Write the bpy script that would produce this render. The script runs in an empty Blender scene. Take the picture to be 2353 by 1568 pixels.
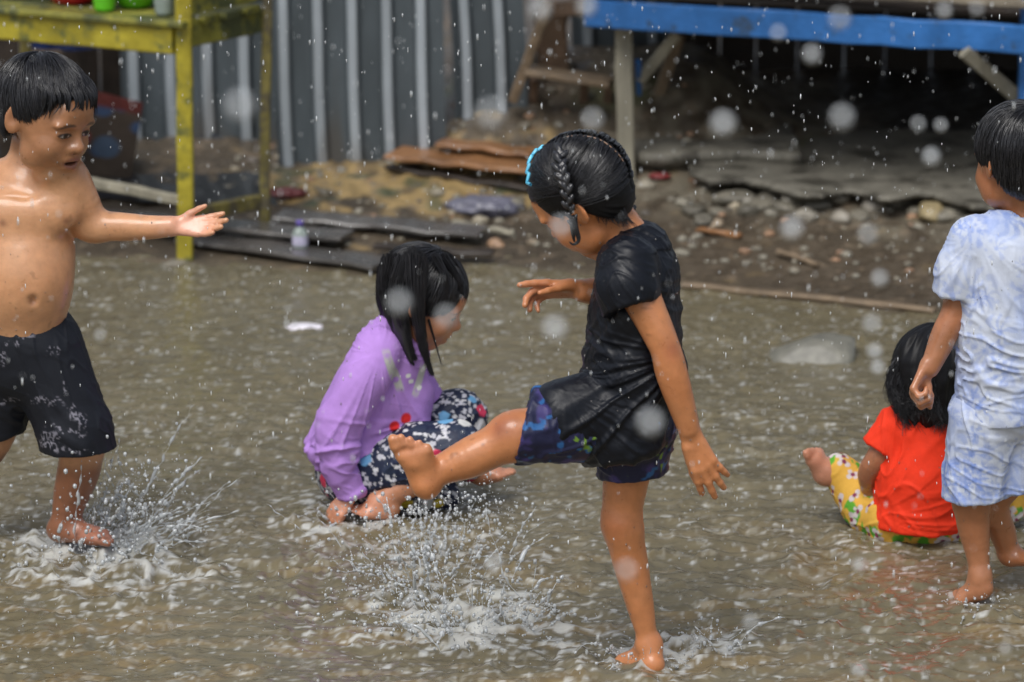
import bpy, math, random
import numpy as np
C = bpy.context.scene.collection
SC = bpy.context.scene
rng = np.random.default_rng(7)
random.seed(7)

# ---------------------------------------------------------------- camera, sky, sun, exposure
F_PX, CAM_H = 4200.0, 2.7
PITCH = math.atan((341 + 691) / F_PX)
cd = bpy.data.cameras.new('camera'); cam = bpy.data.objects.new('camera', cd); C.objects.link(cam)
cam.location = (0, 0, CAM_H); cam.rotation_euler = (math.pi / 2 - PITCH, 0, 0)
cd.sensor_width = 36; cd.lens = 36 * F_PX / 1024; cd.clip_start = .1; cd.clip_end = 500
cd.dof.use_dof = True; cd.dof.focus_distance = 8.75; cd.dof.aperture_fstop = 3.8; cd.dof.aperture_blades = 0
SC.camera = cam
w = bpy.data.worlds.new('World'); SC.world = w; w.use_nodes = True
nt = w.node_tree; nt.nodes.clear()
sky = nt.nodes.new('ShaderNodeTexSky'); sky.sky_type = 'NISHITA'; sky.sun_disc = False
SUN_EL, SUN_AZ = math.radians(58), math.radians(205)     # azimuth clockwise from +Y: behind the camera, to its left
sky.sun_elevation = SUN_EL; sky.sun_rotation = SUN_AZ; sky.air_density = 1.0; sky.dust_density = 3.0; sky.ozone_density = 1.0
hs = nt.nodes.new('ShaderNodeHueSaturation'); hs.inputs['Saturation'].default_value = .5
bg = nt.nodes.new('ShaderNodeBackground'); bg.inputs['Strength'].default_value = .092
wo = nt.nodes.new('ShaderNodeOutputWorld')
nt.links.new(sky.outputs[0], hs.inputs['Color']); nt.links.new(hs.outputs[0], bg.inputs['Color']); nt.links.new(bg.outputs[0], wo.inputs['Surface'])
sl = bpy.data.lights.new('sun', 'SUN'); sl.energy = 1.4; sl.angle = math.radians(34); sl.color = (1, .985, .96)
so = bpy.data.objects.new('sun', sl); C.objects.link(so)
so.rotation_euler = (math.pi / 2 - SUN_EL, 0, math.pi - SUN_AZ)
SC.view_settings.view_transform = 'Standard'; SC.view_settings.look = 'None'; SC.view_settings.exposure = .58; SC.view_settings.gamma = 1
SC.view_settings.use_curve_mapping = False
SC.render.engine = 'CYCLES'
cy = SC.cycles; cy.use_denoising = True; cy.max_bounces = 6; cy.transparent_max_bounces = 8; cy.caustics_reflective = False; cy.caustics_refractive = False
try: cy.denoiser = 'OPENIMAGEDENOISE'
except Exception: pass
cy.sample_clamp_indirect = 6

# ---------------------------------------------------------------- placing helpers
K = 1024 / 2353.0
FWD = np.array([0, math.cos(PITCH), -math.sin(PITCH)]); UPV = np.array([0, math.sin(PITCH), math.cos(PITCH)])
def ray(vx, vy):
    px, py = vx * K, vy * K
    return FWD + np.array([1., 0, 0]) * (px - 512) / F_PX - UPV * (py - 341) / F_PX
def W(vx, vy, Y):
    r = ray(vx, vy); return np.array([0, 0, CAM_H]) + r * (Y / r[1])
def G(vx, vy, z=0.0):
    r = ray(vx, vy); return np.array([0, 0, CAM_H]) + r * ((z - CAM_H) / r[2])
def nrm(v):
    v = np.asarray(v, float); return v / (np.linalg.norm(v) + 1e-12)

# ---------------------------------------------------------------- noise
def _h(ix, iy, iz, s):
    n = (ix * 374761393 + iy * 668265263 + iz * 1274126177 + s * 974634777) & 0x7fffffff
    n = ((n ^ (n >> 13)) * 1103515245) & 0x7fffffff
    return ((n ^ (n >> 16)) & 0xffff) / 65535.0
def vnoise(P, s=0):
    P = np.asarray(P, float); i = np.floor(P).astype(np.int64); f = P - i; f = f * f * (3 - 2 * f)
    x, y, z = i[..., 0], i[..., 1], i[..., 2]; fx, fy, fz = f[..., 0], f[..., 1], f[..., 2]
    def L(a, b, t): return a + (b - a) * t
    r = L(L(L(_h(x, y, z, s), _h(x + 1, y, z, s), fx), L(_h(x, y + 1, z, s), _h(x + 1, y + 1, z, s), fx), fy),
          L(L(_h(x, y, z + 1, s), _h(x + 1, y, z + 1, s), fx), L(_h(x, y + 1, z + 1, s), _h(x + 1, y + 1, z + 1, s), fx), fy), fz)
    return r * 2 - 1
def fbm(P, o=4, s=0):
    a, t, r = 1., 0., 0.
    for k in range(o):
        r = r + a * vnoise(np.asarray(P) * 2 ** k + 17.3 * k, s + k); t += a; a *= .5
    return r / t
def sstep(a, b, x):
    t = np.clip((x - a) / (b - a), 0, 1); return t * t * (3 - 2 * t)

# ---------------------------------------------------------------- mesh helpers
def mesh_np(name, V, Fq, mat=None, col=None, smooth=True, parent=None):
    me = bpy.data.meshes.new(name); V = np.asarray(V, np.float32); Fq = np.asarray(Fq, np.int32)
    me.vertices.add(len(V)); me.vertices.foreach_set('co', V.ravel())
    n, k = Fq.shape
    me.loops.add(n * k); me.loops.foreach_set('vertex_index', Fq.ravel())
    me.polygons.add(n); me.polygons.foreach_set('loop_start', np.arange(0, n * k, k, dtype=np.int32))
    try: me.polygons.foreach_set('loop_total', np.full(n, k, np.int32))
    except Exception: pass
    me.polygons.foreach_set('use_smooth', np.full(n, smooth))
    me.update(calc_edges=True)
    if col is not None: set_col(me, col)
    if mat: me.materials.append(mat)
    o = bpy.data.objects.new(name, me); C.objects.link(o)
    if parent: o.parent = parent
    return o
def set_col(me, col, name='Col'):
    a = me.color_attributes.new(name, 'FLOAT_COLOR', 'POINT'); c = np.ones((len(me.vertices), 4), np.float32)
    c[:, :3] = np.clip(col, 0, 1); a.data.foreach_set('color', c.ravel())
def tag(o, label=None, cat=None, group=None, kind=None):
    if label: o['label'] = label
    if cat: o['category'] = cat
    if group: o['group'] = group
    if kind: o['kind'] = kind
    return o
def empty(name, loc, label=None, cat=None, group=None):
    o = bpy.data.objects.new(name, None); C.objects.link(o); o.location = tuple(loc); o.empty_display_size = .1
    return tag(o, label, cat, group)
def adopt(o, root):
    """parent o (built in world coordinates) to an Empty or object placed at a location only"""
    loc = np.array(root.location)
    if root.parent is not None: loc = loc + np.array(root.parent.location)
    o.data.transform(__import__('mathutils').Matrix.Translation(-__import__('mathutils').Vector(loc)))
    o.parent = root
    return o

# ---------------------------------------------------------------- materials
def material(name, color=(.5, .5, .5), rough=.5, attr=False, var=.15, vscale=20, bump=.0, bscale=60, coat=0., croug=.1, sss=0., metal=0.,
             spec=.5, ior=1.45, stretch=None, bdist=.002, trans=0., rvar=0., c2=None, c2t=.56, c2s=7., bmask=0.):
    m = bpy.data.materials.new(name); m.use_nodes = True; t = m.node_tree; N = t.nodes; Lk = t.links
    b = N['Principled BSDF']; b.inputs['Roughness'].default_value = rough; b.inputs['Metallic'].default_value = metal
    b.inputs['Specular IOR Level'].default_value = spec; b.inputs['IOR'].default_value = ior
    b.inputs['Coat Weight'].default_value = coat; b.inputs['Coat Roughness'].default_value = croug
    b.inputs['Subsurface Weight'].default_value = sss; b.inputs['Subsurface Radius'].default_value = (.012, .004, .002); b.inputs['Subsurface Scale'].default_value = 1
    b.inputs['Transmission Weight'].default_value = trans
    tc = N.new('ShaderNodeTexCoord'); mp = N.new('ShaderNodeMapping'); Lk.new(tc.outputs['Object'], mp.inputs['Vector'])
    if stretch: mp.inputs['Scale'].default_value = stretch
    no = N.new('ShaderNodeTexNoise'); no.inputs['Scale'].default_value = vscale; no.inputs['Detail'].default_value = 6; no.inputs['Roughness'].default_value = .6
    Lk.new(mp.outputs[0], no.inputs['Vector'])
    mr = N.new('ShaderNodeMapRange'); mr.inputs['From Min'].default_value = .25; mr.inputs['From Max'].default_value = .75
    mr.inputs['To Min'].default_value = 1 - var; mr.inputs['To Max'].default_value = 1 + var; Lk.new(no.outputs['Fac'], mr.inputs['Value'])
    mx = N.new('ShaderNodeVectorMath'); mx.operation = 'MULTIPLY'
    if attr:
        at = N.new('ShaderNodeAttribute'); at.attribute_name = 'Col'; Lk.new(at.outputs['Color'], mx.inputs[0])
    else: mx.inputs[0].default_value = color
    Lk.new(mr.outputs[0], mx.inputs[1]); Lk.new(mx.outputs[0], b.inputs['Base Color'])
    if c2 is not None:                                     # worn or stained patches with an edge of their own
        n3 = N.new('ShaderNodeTexNoise'); n3.inputs['Scale'].default_value = c2s; n3.inputs['Detail'].default_value = 8; n3.inputs['Roughness'].default_value = .68; Lk.new(mp.outputs[0], n3.inputs['Vector'])
        m3 = N.new('ShaderNodeMapRange'); m3.inputs['From Min'].default_value = c2t - .03; m3.inputs['From Max'].default_value = c2t + .05; Lk.new(n3.outputs['Fac'], m3.inputs['Value'])
        mi = N.new('ShaderNodeMix'); mi.data_type = 'RGBA'; Lk.new(m3.outputs[0], mi.inputs['Factor']); Lk.new(mx.outputs[0], mi.inputs['A']); mi.inputs['B'].default_value = (*c2, 1); Lk.new(mi.outputs['Result'], b.inputs['Base Color'])
    if rvar:
        r2 = N.new('ShaderNodeMapRange'); r2.inputs['From Min'].default_value = .3; r2.inputs['From Max'].default_value = .7
        r2.inputs['To Min'].default_value = max(0, rough - rvar); r2.inputs['To Max'].default_value = rough + rvar
        Lk.new(no.outputs['Fac'], r2.inputs['Value']); Lk.new(r2.outputs[0], b.inputs['Roughness'])
    if bump:
        n2 = N.new('ShaderNodeTexNoise'); n2.inputs['Scale'].default_value = bscale; n2.inputs['Detail'].default_value = 5; Lk.new(mp.outputs[0], n2.inputs['Vector'])
        bp = N.new('ShaderNodeBump'); bp.inputs['Strength'].default_value = bump; bp.inputs['Distance'].default_value = bdist
        if bmask:
            n4 = N.new('ShaderNodeTexNoise'); n4.inputs['Scale'].default_value = bmask; n4.inputs['Detail'].default_value = 3; Lk.new(tc.outputs['Object'], n4.inputs['Vector'])
            m4 = N.new('ShaderNodeMapRange'); m4.inputs['From Min'].default_value = .38; m4.inputs['From Max'].default_value = .62; m4.inputs['To Min'].default_value = bump * .25; m4.inputs['To Max'].default_value = bump
            Lk.new(n4.outputs['Fac'], m4.inputs['Value']); Lk.new(m4.outputs[0], bp.inputs['Strength'])
        Lk.new(n2.outputs['Fac'], bp.inputs['Height']); Lk.new(bp.outputs[0], b.inputs['Normal'])
    return m
M_SKIN = material('wet_skin', attr=True, rough=.42, var=.15, vscale=34, bump=.3, bscale=110, bdist=.002, coat=.42, croug=.15, sss=.08, rvar=.18)
M_HAIR = material('wet_black_hair', (.016, .016, .019), rough=.30, var=.5, vscale=40, spec=.6, coat=.25, croug=.2)
M_BEAD = material('water_bead', (.75, .72, .68), rough=.06, var=.03, trans=.75, ior=1.33, coat=1., croug=.04)
M_CAP = material('shaded_hair_cap', (.005, .005, .006), rough=.5, var=.3, vscale=60, spec=.3)  # darkened copy of the hair: shade in the gaps between strands is this colour
M_WETCLOTH = material('wet_cloth', attr=True, rough=.42, var=.12, vscale=40, bump=.15, bscale=160, bdist=.002, coat=0., rvar=.12, spec=.32)
M_CLOTH = material('damp_cloth', attr=True, rough=.75, var=.08, vscale=50, bump=.3, bscale=200, bdist=.0015, spec=.3)
M_CLOTHWET = material('wet_shorts', attr=True, rough=.6, var=.12, vscale=40, bump=.3, bscale=160, bdist=.002, coat=.08, croug=.3, spec=.3)
M_RAIN = material('rain_drop', (.86, .90, .92), rough=.15, var=.03, trans=.15, ior=1.33, coat=1., croug=.05)
M_DROP = material('water_drop', (.74, .78, .80), rough=.10, var=.05, trans=.45, ior=1.33, coat=1., croug=.05)

# ---------------------------------------------------------------- signed distance modelling
def d_rc(X, a, b, ra, rb, n=None, s=1.):
    x, y, z = X; a = np.asarray(a, float); b = np.asarray(b, float)
    px, py, pz = x - a[0], y - a[1], z - a[2]; ab = b - a
    if n is not None:
        n = nrm(n); dn = (px * n[0] + py * n[1] + pz * n[2]) * (1 / s - 1)
        px, py, pz = px + n[0] * dn, py + n[1] * dn, pz + n[2] * dn
        ab = ab + n * (ab @ n) * (1 / s - 1)
    L2 = ab @ ab + 1e-12
    t = np.clip((px * ab[0] + py * ab[1] + pz * ab[2]) / L2, 0, 1)
    return np.sqrt((px - ab[0] * t) ** 2 + (py - ab[1] * t) ** 2 + (pz - ab[2] * t) ** 2) - (ra + (rb - ra) * t)
def d_el(X, c, r, R=None):
    x, y, z = X; p = (x - c[0], y - c[1], z - c[2])
    if R is None: R = np.eye(3)
    q = [p[0] * R[i][0] + p[1] * R[i][1] + p[2] * R[i][2] for i in range(3)]
    k0 = np.sqrt((q[0] / r[0]) ** 2 + (q[1] / r[1]) ** 2 + (q[2] / r[2]) ** 2)
    k1 = np.sqrt((q[0] / r[0] ** 2) ** 2 + (q[1] / r[1] ** 2) ** 2 + (q[2] / r[2] ** 2) ** 2) + 1e-9
    return k0 * (k0 - 1) / k1
class SDF:
    def __init__(s, res=.003): s.p = []; s.res = res
    def rc(s, a, b, ra, rb=None, k=.012, op='u', n=None, sc=1.):
        rb = ra if rb is None else rb; m = max(ra, rb) * max(sc, 1) + .001
        a = np.asarray(a, float); b = np.asarray(b, float)
        s.p.append((lambda X: d_rc(X, a, b, ra, rb, n, sc), np.minimum(a, b) - m, np.maximum(a, b) + m, k, op)); return s
    def chain(s, pts, rs, k=.012, n=None, sc=1., sub=4):
        """a limb: one tapering tube along a smooth line through the joints"""
        q = spline(np.c_[np.asarray(pts, float), rs], (len(pts) - 1) * sub + 1); q[:, 3] = np.maximum(q[:, 3], min(rs) * .9)
        m = (q[:, 3].max() * max(sc, 1)) + .002
        def f(X):
            D = None
            for i in range(len(q) - 1):
                d = d_rc(X, q[i, :3], q[i + 1, :3], q[i, 3], q[i + 1, 3], n, sc); D = d if D is None else np.minimum(D, d)
            return D
        s.p.append((f, q[:, :3].min(0) - m, q[:, :3].max(0) + m, k, 'u')); return s
    def el(s, c, r, R=None, k=.012, op='u'):
        c = np.asarray(c, float); m = max(r) + .001
        s.p.append((lambda X: d_el(X, c, r, R), c - m, c + m, k, op)); return s
    def cut(s, p, n, rad, k=.003, c=None):
        p = np.asarray(p, float); n = nrm(n); c = p if c is None else np.asarray(c, float)
        s.p.append((lambda X: (X[0] - p[0]) * n[0] + (X[1] - p[1]) * n[1] + (X[2] - p[2]) * n[2], c - rad, c + rad, k, 'i')); return s
    def grp(s, parts, cuts=(), k=.012, kk=.015, subs=(), kc=.003):
        """round cones blended together (kk), then cut by planes and hollowed (subs), then joined to the rest (k)"""
        lo, hi = [], []
        for q in parts:
            m = max(q[2], q[3]) * max(q[5] if len(q) > 5 else 1, 1) + .002
            lo.append(np.minimum(q[0], q[1]) - m); hi.append(np.maximum(q[0], q[1]) + m)
        cuts = [(np.asarray(p, float), nrm(n)) for p, n in cuts]
        def f(X):
            D = None
            for q in parts:
                d = d_rc(X, *q)
                if D is None: D = d
                else: t = np.clip(.5 + .5 * (d - D) / kk, 0, 1); D = d + (D - d) * t - kk * t * (1 - t)
            for p, n in cuts:
                d = (X[0] - p[0]) * n[0] + (X[1] - p[1]) * n[1] + (X[2] - p[2]) * n[2]
                t = np.clip(.5 - .5 * (d - D) / kc, 0, 1); D = d + (D - d) * t + kc * t * (1 - t)
            for q in subs: D = np.maximum(D, -d_rc(X, *q))
            return D
        s.p.append((f, np.min(lo, 0), np.max(hi, 0), k, 'u')); return s
    def build(s, relax=1):
        lo = np.min([q[1] for q in s.p if q[4] == 'u'], 0) - .012; hi = np.max([q[2] for q in s.p if q[4] == 'u'], 0) + .012
        h = s.res; n = np.ceil((hi - lo) / h).astype(int) + 1
        D = np.full(n, .05, np.float32); ax = [lo[i] + h * np.arange(n[i]) for i in range(3)]
        for f, a, b, k, op in s.p:
            pad = k + 2.5 * h
            i0 = np.maximum(np.floor((a - pad - lo) / h).astype(int), 0); i1 = np.minimum(np.ceil((b + pad - lo) / h).astype(int) + 1, n)
            if (i1 <= i0).any(): continue
            X = (ax[0][i0[0]:i1[0], None, None].astype(np.float32), ax[1][None, i0[1]:i1[1], None].astype(np.float32), ax[2][None, None, i0[2]:i1[2]].astype(np.float32))
            S = D[i0[0]:i1[0], i0[1]:i1[1], i0[2]:i1[2]]; d = f(X).astype(np.float32)
            if op == 'u':
                t = np.clip(.5 + .5 * (d - S) / k, 0, 1); S[...] = d + (S - d) * t - k * t * (1 - t)
            else:
                if op == 's': d = -d
                t = np.clip(.5 - .5 * (d - S) / k, 0, 1); S[...] = d + (S - d) * t + k * t * (1 - t)
        return snets(D, lo, h, relax)
def snets(D, lo, h, relax=1):
    I = D < 0; nx, ny, nz = D.shape
    c = [(i, j, k) for i in (0, 1) for j in (0, 1) for k in (0, 1)]
    def sh(A, o): return A[o[0]:nx - 1 + o[0], o[1]:ny - 1 + o[1], o[2]:nz - 1 + o[2]]
    al = sh(I, c[0]).copy(); an = al.copy()
    for o in c[1:]: al &= sh(I, o); an |= sh(I, o)
    act = an & ~al; idx = np.nonzero(act); N = len(idx[0])
    ids = np.full(act.shape, -1, np.int32); ids[idx] = np.arange(N, dtype=np.int32)
    val = {o: D[idx[0] + o[0], idx[1] + o[1], idx[2] + o[2]].astype(np.float64) for o in c}
    P = np.zeros((N, 3)); cnt = np.zeros(N)
    for a in c:
        for ax in range(3):
            if a[ax]: continue
            b = list(a); b[ax] = 1; b = tuple(b); va, vb = val[a], val[b]; cr = (va < 0) != (vb < 0)
            t = np.where(cr, va / np.where(cr, va - vb, 1), 0)
            for q in range(3): P[:, q] += np.where(cr, a[q] + (t if q == ax else 0), 0)
            cnt += cr
    P /= cnt[:, None]; V = lo + h * (P + np.stack(idx, 1))
    Q = []
    for ax in range(3):
        s0 = [slice(1, -1)] * 3; s1 = [slice(1, -1)] * 3; s0[ax] = slice(0, -1); s1[ax] = slice(1, None)
        A, B = I[tuple(s0)], I[tuple(s1)]; e = np.nonzero(A != B); fl = A[e]
        g = [e[0] + 1, e[1] + 1, e[2] + 1]; g[ax] = e[ax]
        u, v = [(1, 2), (2, 0), (0, 1)][ax]
        def cell(du, dv):
            q = [g[0].copy(), g[1].copy(), g[2].copy()]; q[u] = q[u] - du; q[v] = q[v] - dv; return ids[q[0], q[1], q[2]]
        f = np.stack([cell(1, 1), cell(0, 1), cell(0, 0), cell(1, 0)], 1)
        f[~fl] = f[~fl][:, ::-1]; Q.append(f)
    Fq = np.concatenate(Q); Fq = Fq[(Fq >= 0).all(1)]
    for _ in range(relax):
        S = np.zeros_like(V); n = np.zeros(N)
        for a in range(4):
            i, j = Fq[:, a], Fq[:, (a + 1) % 4]
            for q in range(3): S[:, q] += np.bincount(i, V[j, q], N)
            n += np.bincount(i, minlength=N)
        V = .4 * V + .6 * S / np.maximum(n, 1)[:, None]
    return V, Fq
def normals(V, Fq):
    a, b, c_ = V[Fq[:, 0]], V[Fq[:, 1]], V[Fq[:, 2]]
    d = V[Fq[:, 3]] if Fq.shape[1] == 4 else a
    fn = np.cross(c_ - a, d - b) if Fq.shape[1] == 4 else np.cross(b - a, c_ - a)
    n = np.zeros_like(V)
    for k in range(Fq.shape[1]):
        for q in range(3): n[:, q] += np.bincount(Fq[:, k], fn[:, q], len(V))
    return n / (np.linalg.norm(n, axis=1, keepdims=True) + 1e-12)
def folds(V, u_dir, freq, amp, s=0, stretch=.18, warp=.6):
    """cloth folds running along u_dir"""
    u = nrm(u_dir); L = V @ u; R = V - np.outer(L, u)
    Q = R * freq + np.outer(L * freq * stretch, u); Q = Q + warp * np.stack([vnoise(V * freq * .35 + 9, s + 50), vnoise(V * freq * .35 + 31, s + 51), vnoise(V * freq * .35 + 77, s + 52)], 1)
    r = np.exp(-(vnoise(Q, s) / .16) ** 2) + .45 * vnoise(Q * .45 + 5, s + 7)
    return amp * (r - .35) * (.45 + .8 * sstep(-.5, .5, vnoise(V * freq * .16 + 3, s + 60)))

def fan_folds(V, c, freq, amp, s=0, radial=3.):
    """cloth folds fanning out from the point c where the cloth is held (front view)"""
    d = V - c; a = np.arctan2(d[:, 2], d[:, 0]); r = np.hypot(d[:, 0], d[:, 2]); a = np.mod(a + 6.5, 2 * math.pi)
    Q = np.c_[a * freq + .8 * vnoise(V * 7, s + 3), r * radial, d[:, 1] * 6]
    n = vnoise(Q, s); k = np.exp(-(n / .22) ** 2) + .5 * vnoise(Q * [.5, 1, 1], s + 9); return amp * (k - .1) * sstep(.0, .10, r) * (.5 + .7 * sstep(-.4, .5, vnoise(V * 6, s + 5)))
# ---------------------------------------------------------------- thin tubes (hair strands, water threads)
def tubes(name, paths, radii, mat, sides=4, parent=None, col=None):
    P = np.asarray(paths, float); n, k, _ = P.shape; R = np.broadcast_to(np.asarray(radii, float), (n, k))
    T = np.gradient(P, axis=1); T /= np.linalg.norm(T, axis=2, keepdims=True) + 1e-9
    ref = np.array([.31, .87, .38]); A = np.cross(T, ref); A /= np.linalg.norm(A, axis=2, keepdims=True) + 1e-9; B = np.cross(T, A)
    th = np.arange(sides) * 2 * math.pi / sides
    V = P[:, :, None] + R[:, :, None, None] * (A[:, :, None] * np.cos(th)[:, None] + B[:, :, None] * np.sin(th)[:, None])
    i = (np.arange(n)[:, None, None] * k + np.arange(k - 1)[None, :, None]) * sides; j = np.arange(sides)[None, None, :]; j2 = (j + 1) % sides
    Fq = np.stack([i + j, i + j2, i + sides + j2, i + sides + j], -1).reshape(-1, 4)
    return mesh_np(name, V.reshape(-1, 3), Fq, mat, col=None if col is None else np.repeat(np.asarray(col), k * sides, 0), parent=parent)
def spline(pts, k):
    p = np.asarray(pts, float); n = len(p); t = np.linspace(0, n - 1, k); i = np.clip(t.astype(int), 0, n - 2); f = (t - i)[:, None]
    g = lambda j: p[np.clip(j, 0, n - 1)]
    a, b, c_, d = g(i - 1), g(i), g(i + 1), g(i + 2)
    return .5 * (2 * b + (c_ - a) * f + (2 * a - 5 * b + 4 * c_ - d) * f ** 2 + (3 * b - a - 3 * c_ + d) * f ** 3)
ICO_V = None
def ico(sub=0):
    t = (1 + 5 ** .5) / 2
    V = [(-1, t, 0), (1, t, 0), (-1, -t, 0), (1, -t, 0), (0, -1, t), (0, 1, t), (0, -1, -t), (0, 1, -t), (t, 0, -1), (t, 0, 1), (-t, 0, -1), (-t, 0, 1)]
    Fc = [(0, 11, 5), (0, 5, 1), (0, 1, 7), (0, 7, 10), (0, 10, 11), (1, 5, 9), (5, 11, 4), (11, 10, 2), (10, 7, 6), (7, 1, 8), (3, 9, 4), (3, 4, 2), (3, 2, 6), (3, 6, 8), (3, 8, 9), (4, 9, 5), (2, 4, 11), (6, 2, 10), (8, 6, 7), (9, 8, 1)]
    V = [nrm(v) for v in V]
    for _ in range(sub):
        c_ = {}; N = []
        def mid(a, b):
            key = (min(a, b), max(a, b))
            if key not in c_: c_[key] = len(V); V.append(nrm(V[a] + V[b]))
            return c_[key]
        for a, b, c2 in Fc:
            x, y, z = mid(a, b), mid(b, c2), mid(c2, a); N += [(a, x, z), (b, y, x), (c2, z, y), (x, y, z)]
        Fc = N
    return np.array(V), np.array(Fc)
def drops(name, pos, rad, mat, sub=0, stretch=None, parent=None, col=None):
    v, f = ico(sub); pos = np.asarray(pos); rad = np.asarray(rad); n = len(pos)
    S = np.ones((n, 3)) * rad[:, None]
    if stretch is not None: S = S * stretch
    V = pos[:, None] + v[None] * S[:, None]; Fc = f[None] + (np.arange(n) * len(v))[:, None, None]
    return mesh_np(name, V.reshape(-1, 3), Fc.reshape(-1, 3), mat, parent=parent, col=col)
def boxv(c, s, R=None, jit=0):
    """eight corners of a box: centre, size, rows of R its axes"""
    R = np.eye(3) if R is None else np.asarray(R); q = np.array([(i, j, k) for i in (-.5, .5) for j in (-.5, .5) for k in (-.5, .5)]) * np.asarray(s)
    if jit: q = q + rng.normal(0, jit, q.shape)
    return q @ R + np.asarray(c)
BOXF = np.array([(0, 1, 3, 2), (4, 6, 7, 5), (0, 4, 5, 1), (2, 3, 7, 6), (0, 2, 6, 4), (1, 5, 7, 3)])
def beam(name, a, b, wd, th, mat, up=(0, 0, 1), bevel=.004, warp=.0, seg=1, parent=None):
    """board from a to b: wd across, th along 'up'; long edges bevelled, slightly uneven"""
    a = np.asarray(a, float); b = np.asarray(b, float); d = nrm(b - a); s = nrm(np.cross(d, up)); u = np.cross(s, d)
    e = min(bevel, wd * .3, th * .3); W2, T2 = wd / 2, th / 2
    prof = [(-W2 + e, -T2), (W2 - e, -T2), (W2, -T2 + e), (W2, T2 - e), (W2 - e, T2), (-W2 + e, T2), (-W2, T2 - e), (-W2, -T2 + e)]
    seg = max(seg, 4); V = []; 
    for i in range(seg + 1):
        c_ = a + (b - a) * i / seg + rng.normal(0, warp + .0006, 3)
        for p in prof: V.append(c_ + s * p[0] + u * p[1] + rng.normal(0, .0006, 3))
    Fq = []
    for i in range(seg):
        for j in range(8): Fq.append((i * 8 + j, i * 8 + (j + 1) % 8, i * 8 + 8 + (j + 1) % 8, i * 8 + 8 + j))
    V = np.array(V); me = bpy.data.meshes.new(name)
    me.from_pydata(V.tolist(), [], [tuple(f[::-1]) for f in Fq] + [tuple(range(8)), tuple(range(seg * 8 + 7, seg * 8 - 1, -1))]); me.update()
    me.materials.append(mat); o = bpy.data.objects.new(name, me); C.objects.link(o)
    if parent: adopt(o, parent)
    return o
# ---------------------------------------------------------------- people
class Fig:
    def __init__(s, vx, vy):
        g = G(vx, vy); s.Y = g[1]; s.g = g
        a = W(vx, vy, s.Y); b = W(vx + 100, vy, s.Y); s.u = float(np.linalg.norm(b - a)) / 100
    def P(s, vx, vy, d=0.): return W(vx, vy, s.Y + d * s.u)
def head_frame(F, U):
    F = nrm(F); U = np.asarray(U, float); U = nrm(U - F * (U @ F)); S = np.cross(U, F)   # S: the figure's left
    return np.array([F, S, U])
def add_head(B, c, R, h, openm=0., earless=False):
    """c = centre of the head, h = chin to crown; R rows forward, left, up"""
    q = lambda f, s, u: c + (R[0] * f + R[1] * s + R[2] * u) * h
    E = lambda f, s, u, a, b, d, k=.012, op='u': B.el(q(f, s, u), (a * h, b * h, d * h), R, k, op)
    E(-.06, 0, .13, .43, .345, .37); E(.10, 0, -.04, .30, .315, .34, .02)
    E(.15, 0, -.22, .24, .245, .26, .02); E(.262, 0, -.42, .09, .11, .085, .03)
    for s in (-1, 1):
        E(.245, s * .160, -.19, .13, .13, .13, .02); E(.12, s * .185, -.32, .14, .10, .12, .02)
        E(.355, s * .12, .045, .05, .13, .04, .015)
    E(.33, 0, .15, .1, .2, .14, .02)
    for s in (-1, 1):
        E(.445, s * .137, -.035, .065, .082, .046, .014, 's')
        E(.332, s * .137, -.04, .062, .078, .052, .006)
    B.rc(q(.365, 0, .02), q(.445, 0, -.135), .028 * h, .042 * h, .014); E(.445, 0, -.15, .055, .05, .045, .010)
    for s in (-1, 1):
        E(.405, s * .055, -.165, .045, .034, .034, .008); E(.425, s * .032, -.195, .022, .018, .018, .004, 's')
    E(.345, 0, -.27, .08, .13, .075, .02)
    E(.400, 0, -.262, .040, .105, .028, .008); E(.385, 0, -.335 - openm * .3, .042, .085, .032, .008)
    E(.43, 0, -.298 - openm * .15, .07 + openm, .085, .006 + openm * .5, .005, 's')
    if not earless:
        for s in (-1, 1):
            ax = np.array([R[0] * .92 - R[1] * s * .4, R[1] * s * .92 + R[0] * .4, R[2]]); ax = np.array([nrm(v) for v in ax])
            B.el(q(-.05, s * .345, -.035), (.085 * h, .032 * h, .135 * h), ax, .010)
            B.el(q(-.04, s * .385, -.01), (.045 * h, .03 * h, .075 * h), ax, .008, 's')
    return q
def face_col(V, col, c, R, h, skin, lipc, brow=True):
    L = (V - c) @ R.T / h; f, s, u = L[:, 0], L[:, 1], L[:, 2]; a = np.abs(s)
    def mixc(m, cc): col[:] = col * (1 - m[:, None]) + np.array(cc) * m[:, None]
    front = f > .2
    mixc(front * np.exp(-((a - .14) / .075) ** 2 - ((u + .045) / .05) ** 2) * .2, skin * .5)
    mixc(front * sstep(1.25, .8, np.sqrt((s / .10) ** 2 + ((u + .298) / .062) ** 2)) * (f > .3) * .75, lipc)
    mixc(front * sstep(1.3, .8, np.sqrt((s / .08) ** 2 + ((u + .30) / .016) ** 2)) * (f > .3), (.05, .012, .01))
    if brow: mixc(front * sstep(1.2, .7, np.sqrt(((a - .15) / .09) ** 2 + ((u - .062 + (a - .12) ** 2 * 3) / .018) ** 2)) * .75, (.02, .013, .010))
    e = np.sqrt(((a - .137) / .066) ** 2 + ((u + .043) / .023) ** 2)
    mixc(front * sstep(1.25, 1.0, e), (.02, .010, .008)); mixc(front * sstep(1.0, .8, np.sqrt(((a - .137) / .058) ** 2 + ((u + .048) / .016) ** 2)), (.34, .29, .26))
    mixc(front * sstep(1.1, .9, np.sqrt(((a - .137) / .028) ** 2 + ((u + .046) / .024) ** 2)), (.010, .006, .004))
    mixc(front * (f > .38) * np.exp(-((a - .034) / .013) ** 2 - ((u + .198) / .012) ** 2) * .9, (.03, .01, .008))
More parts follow.
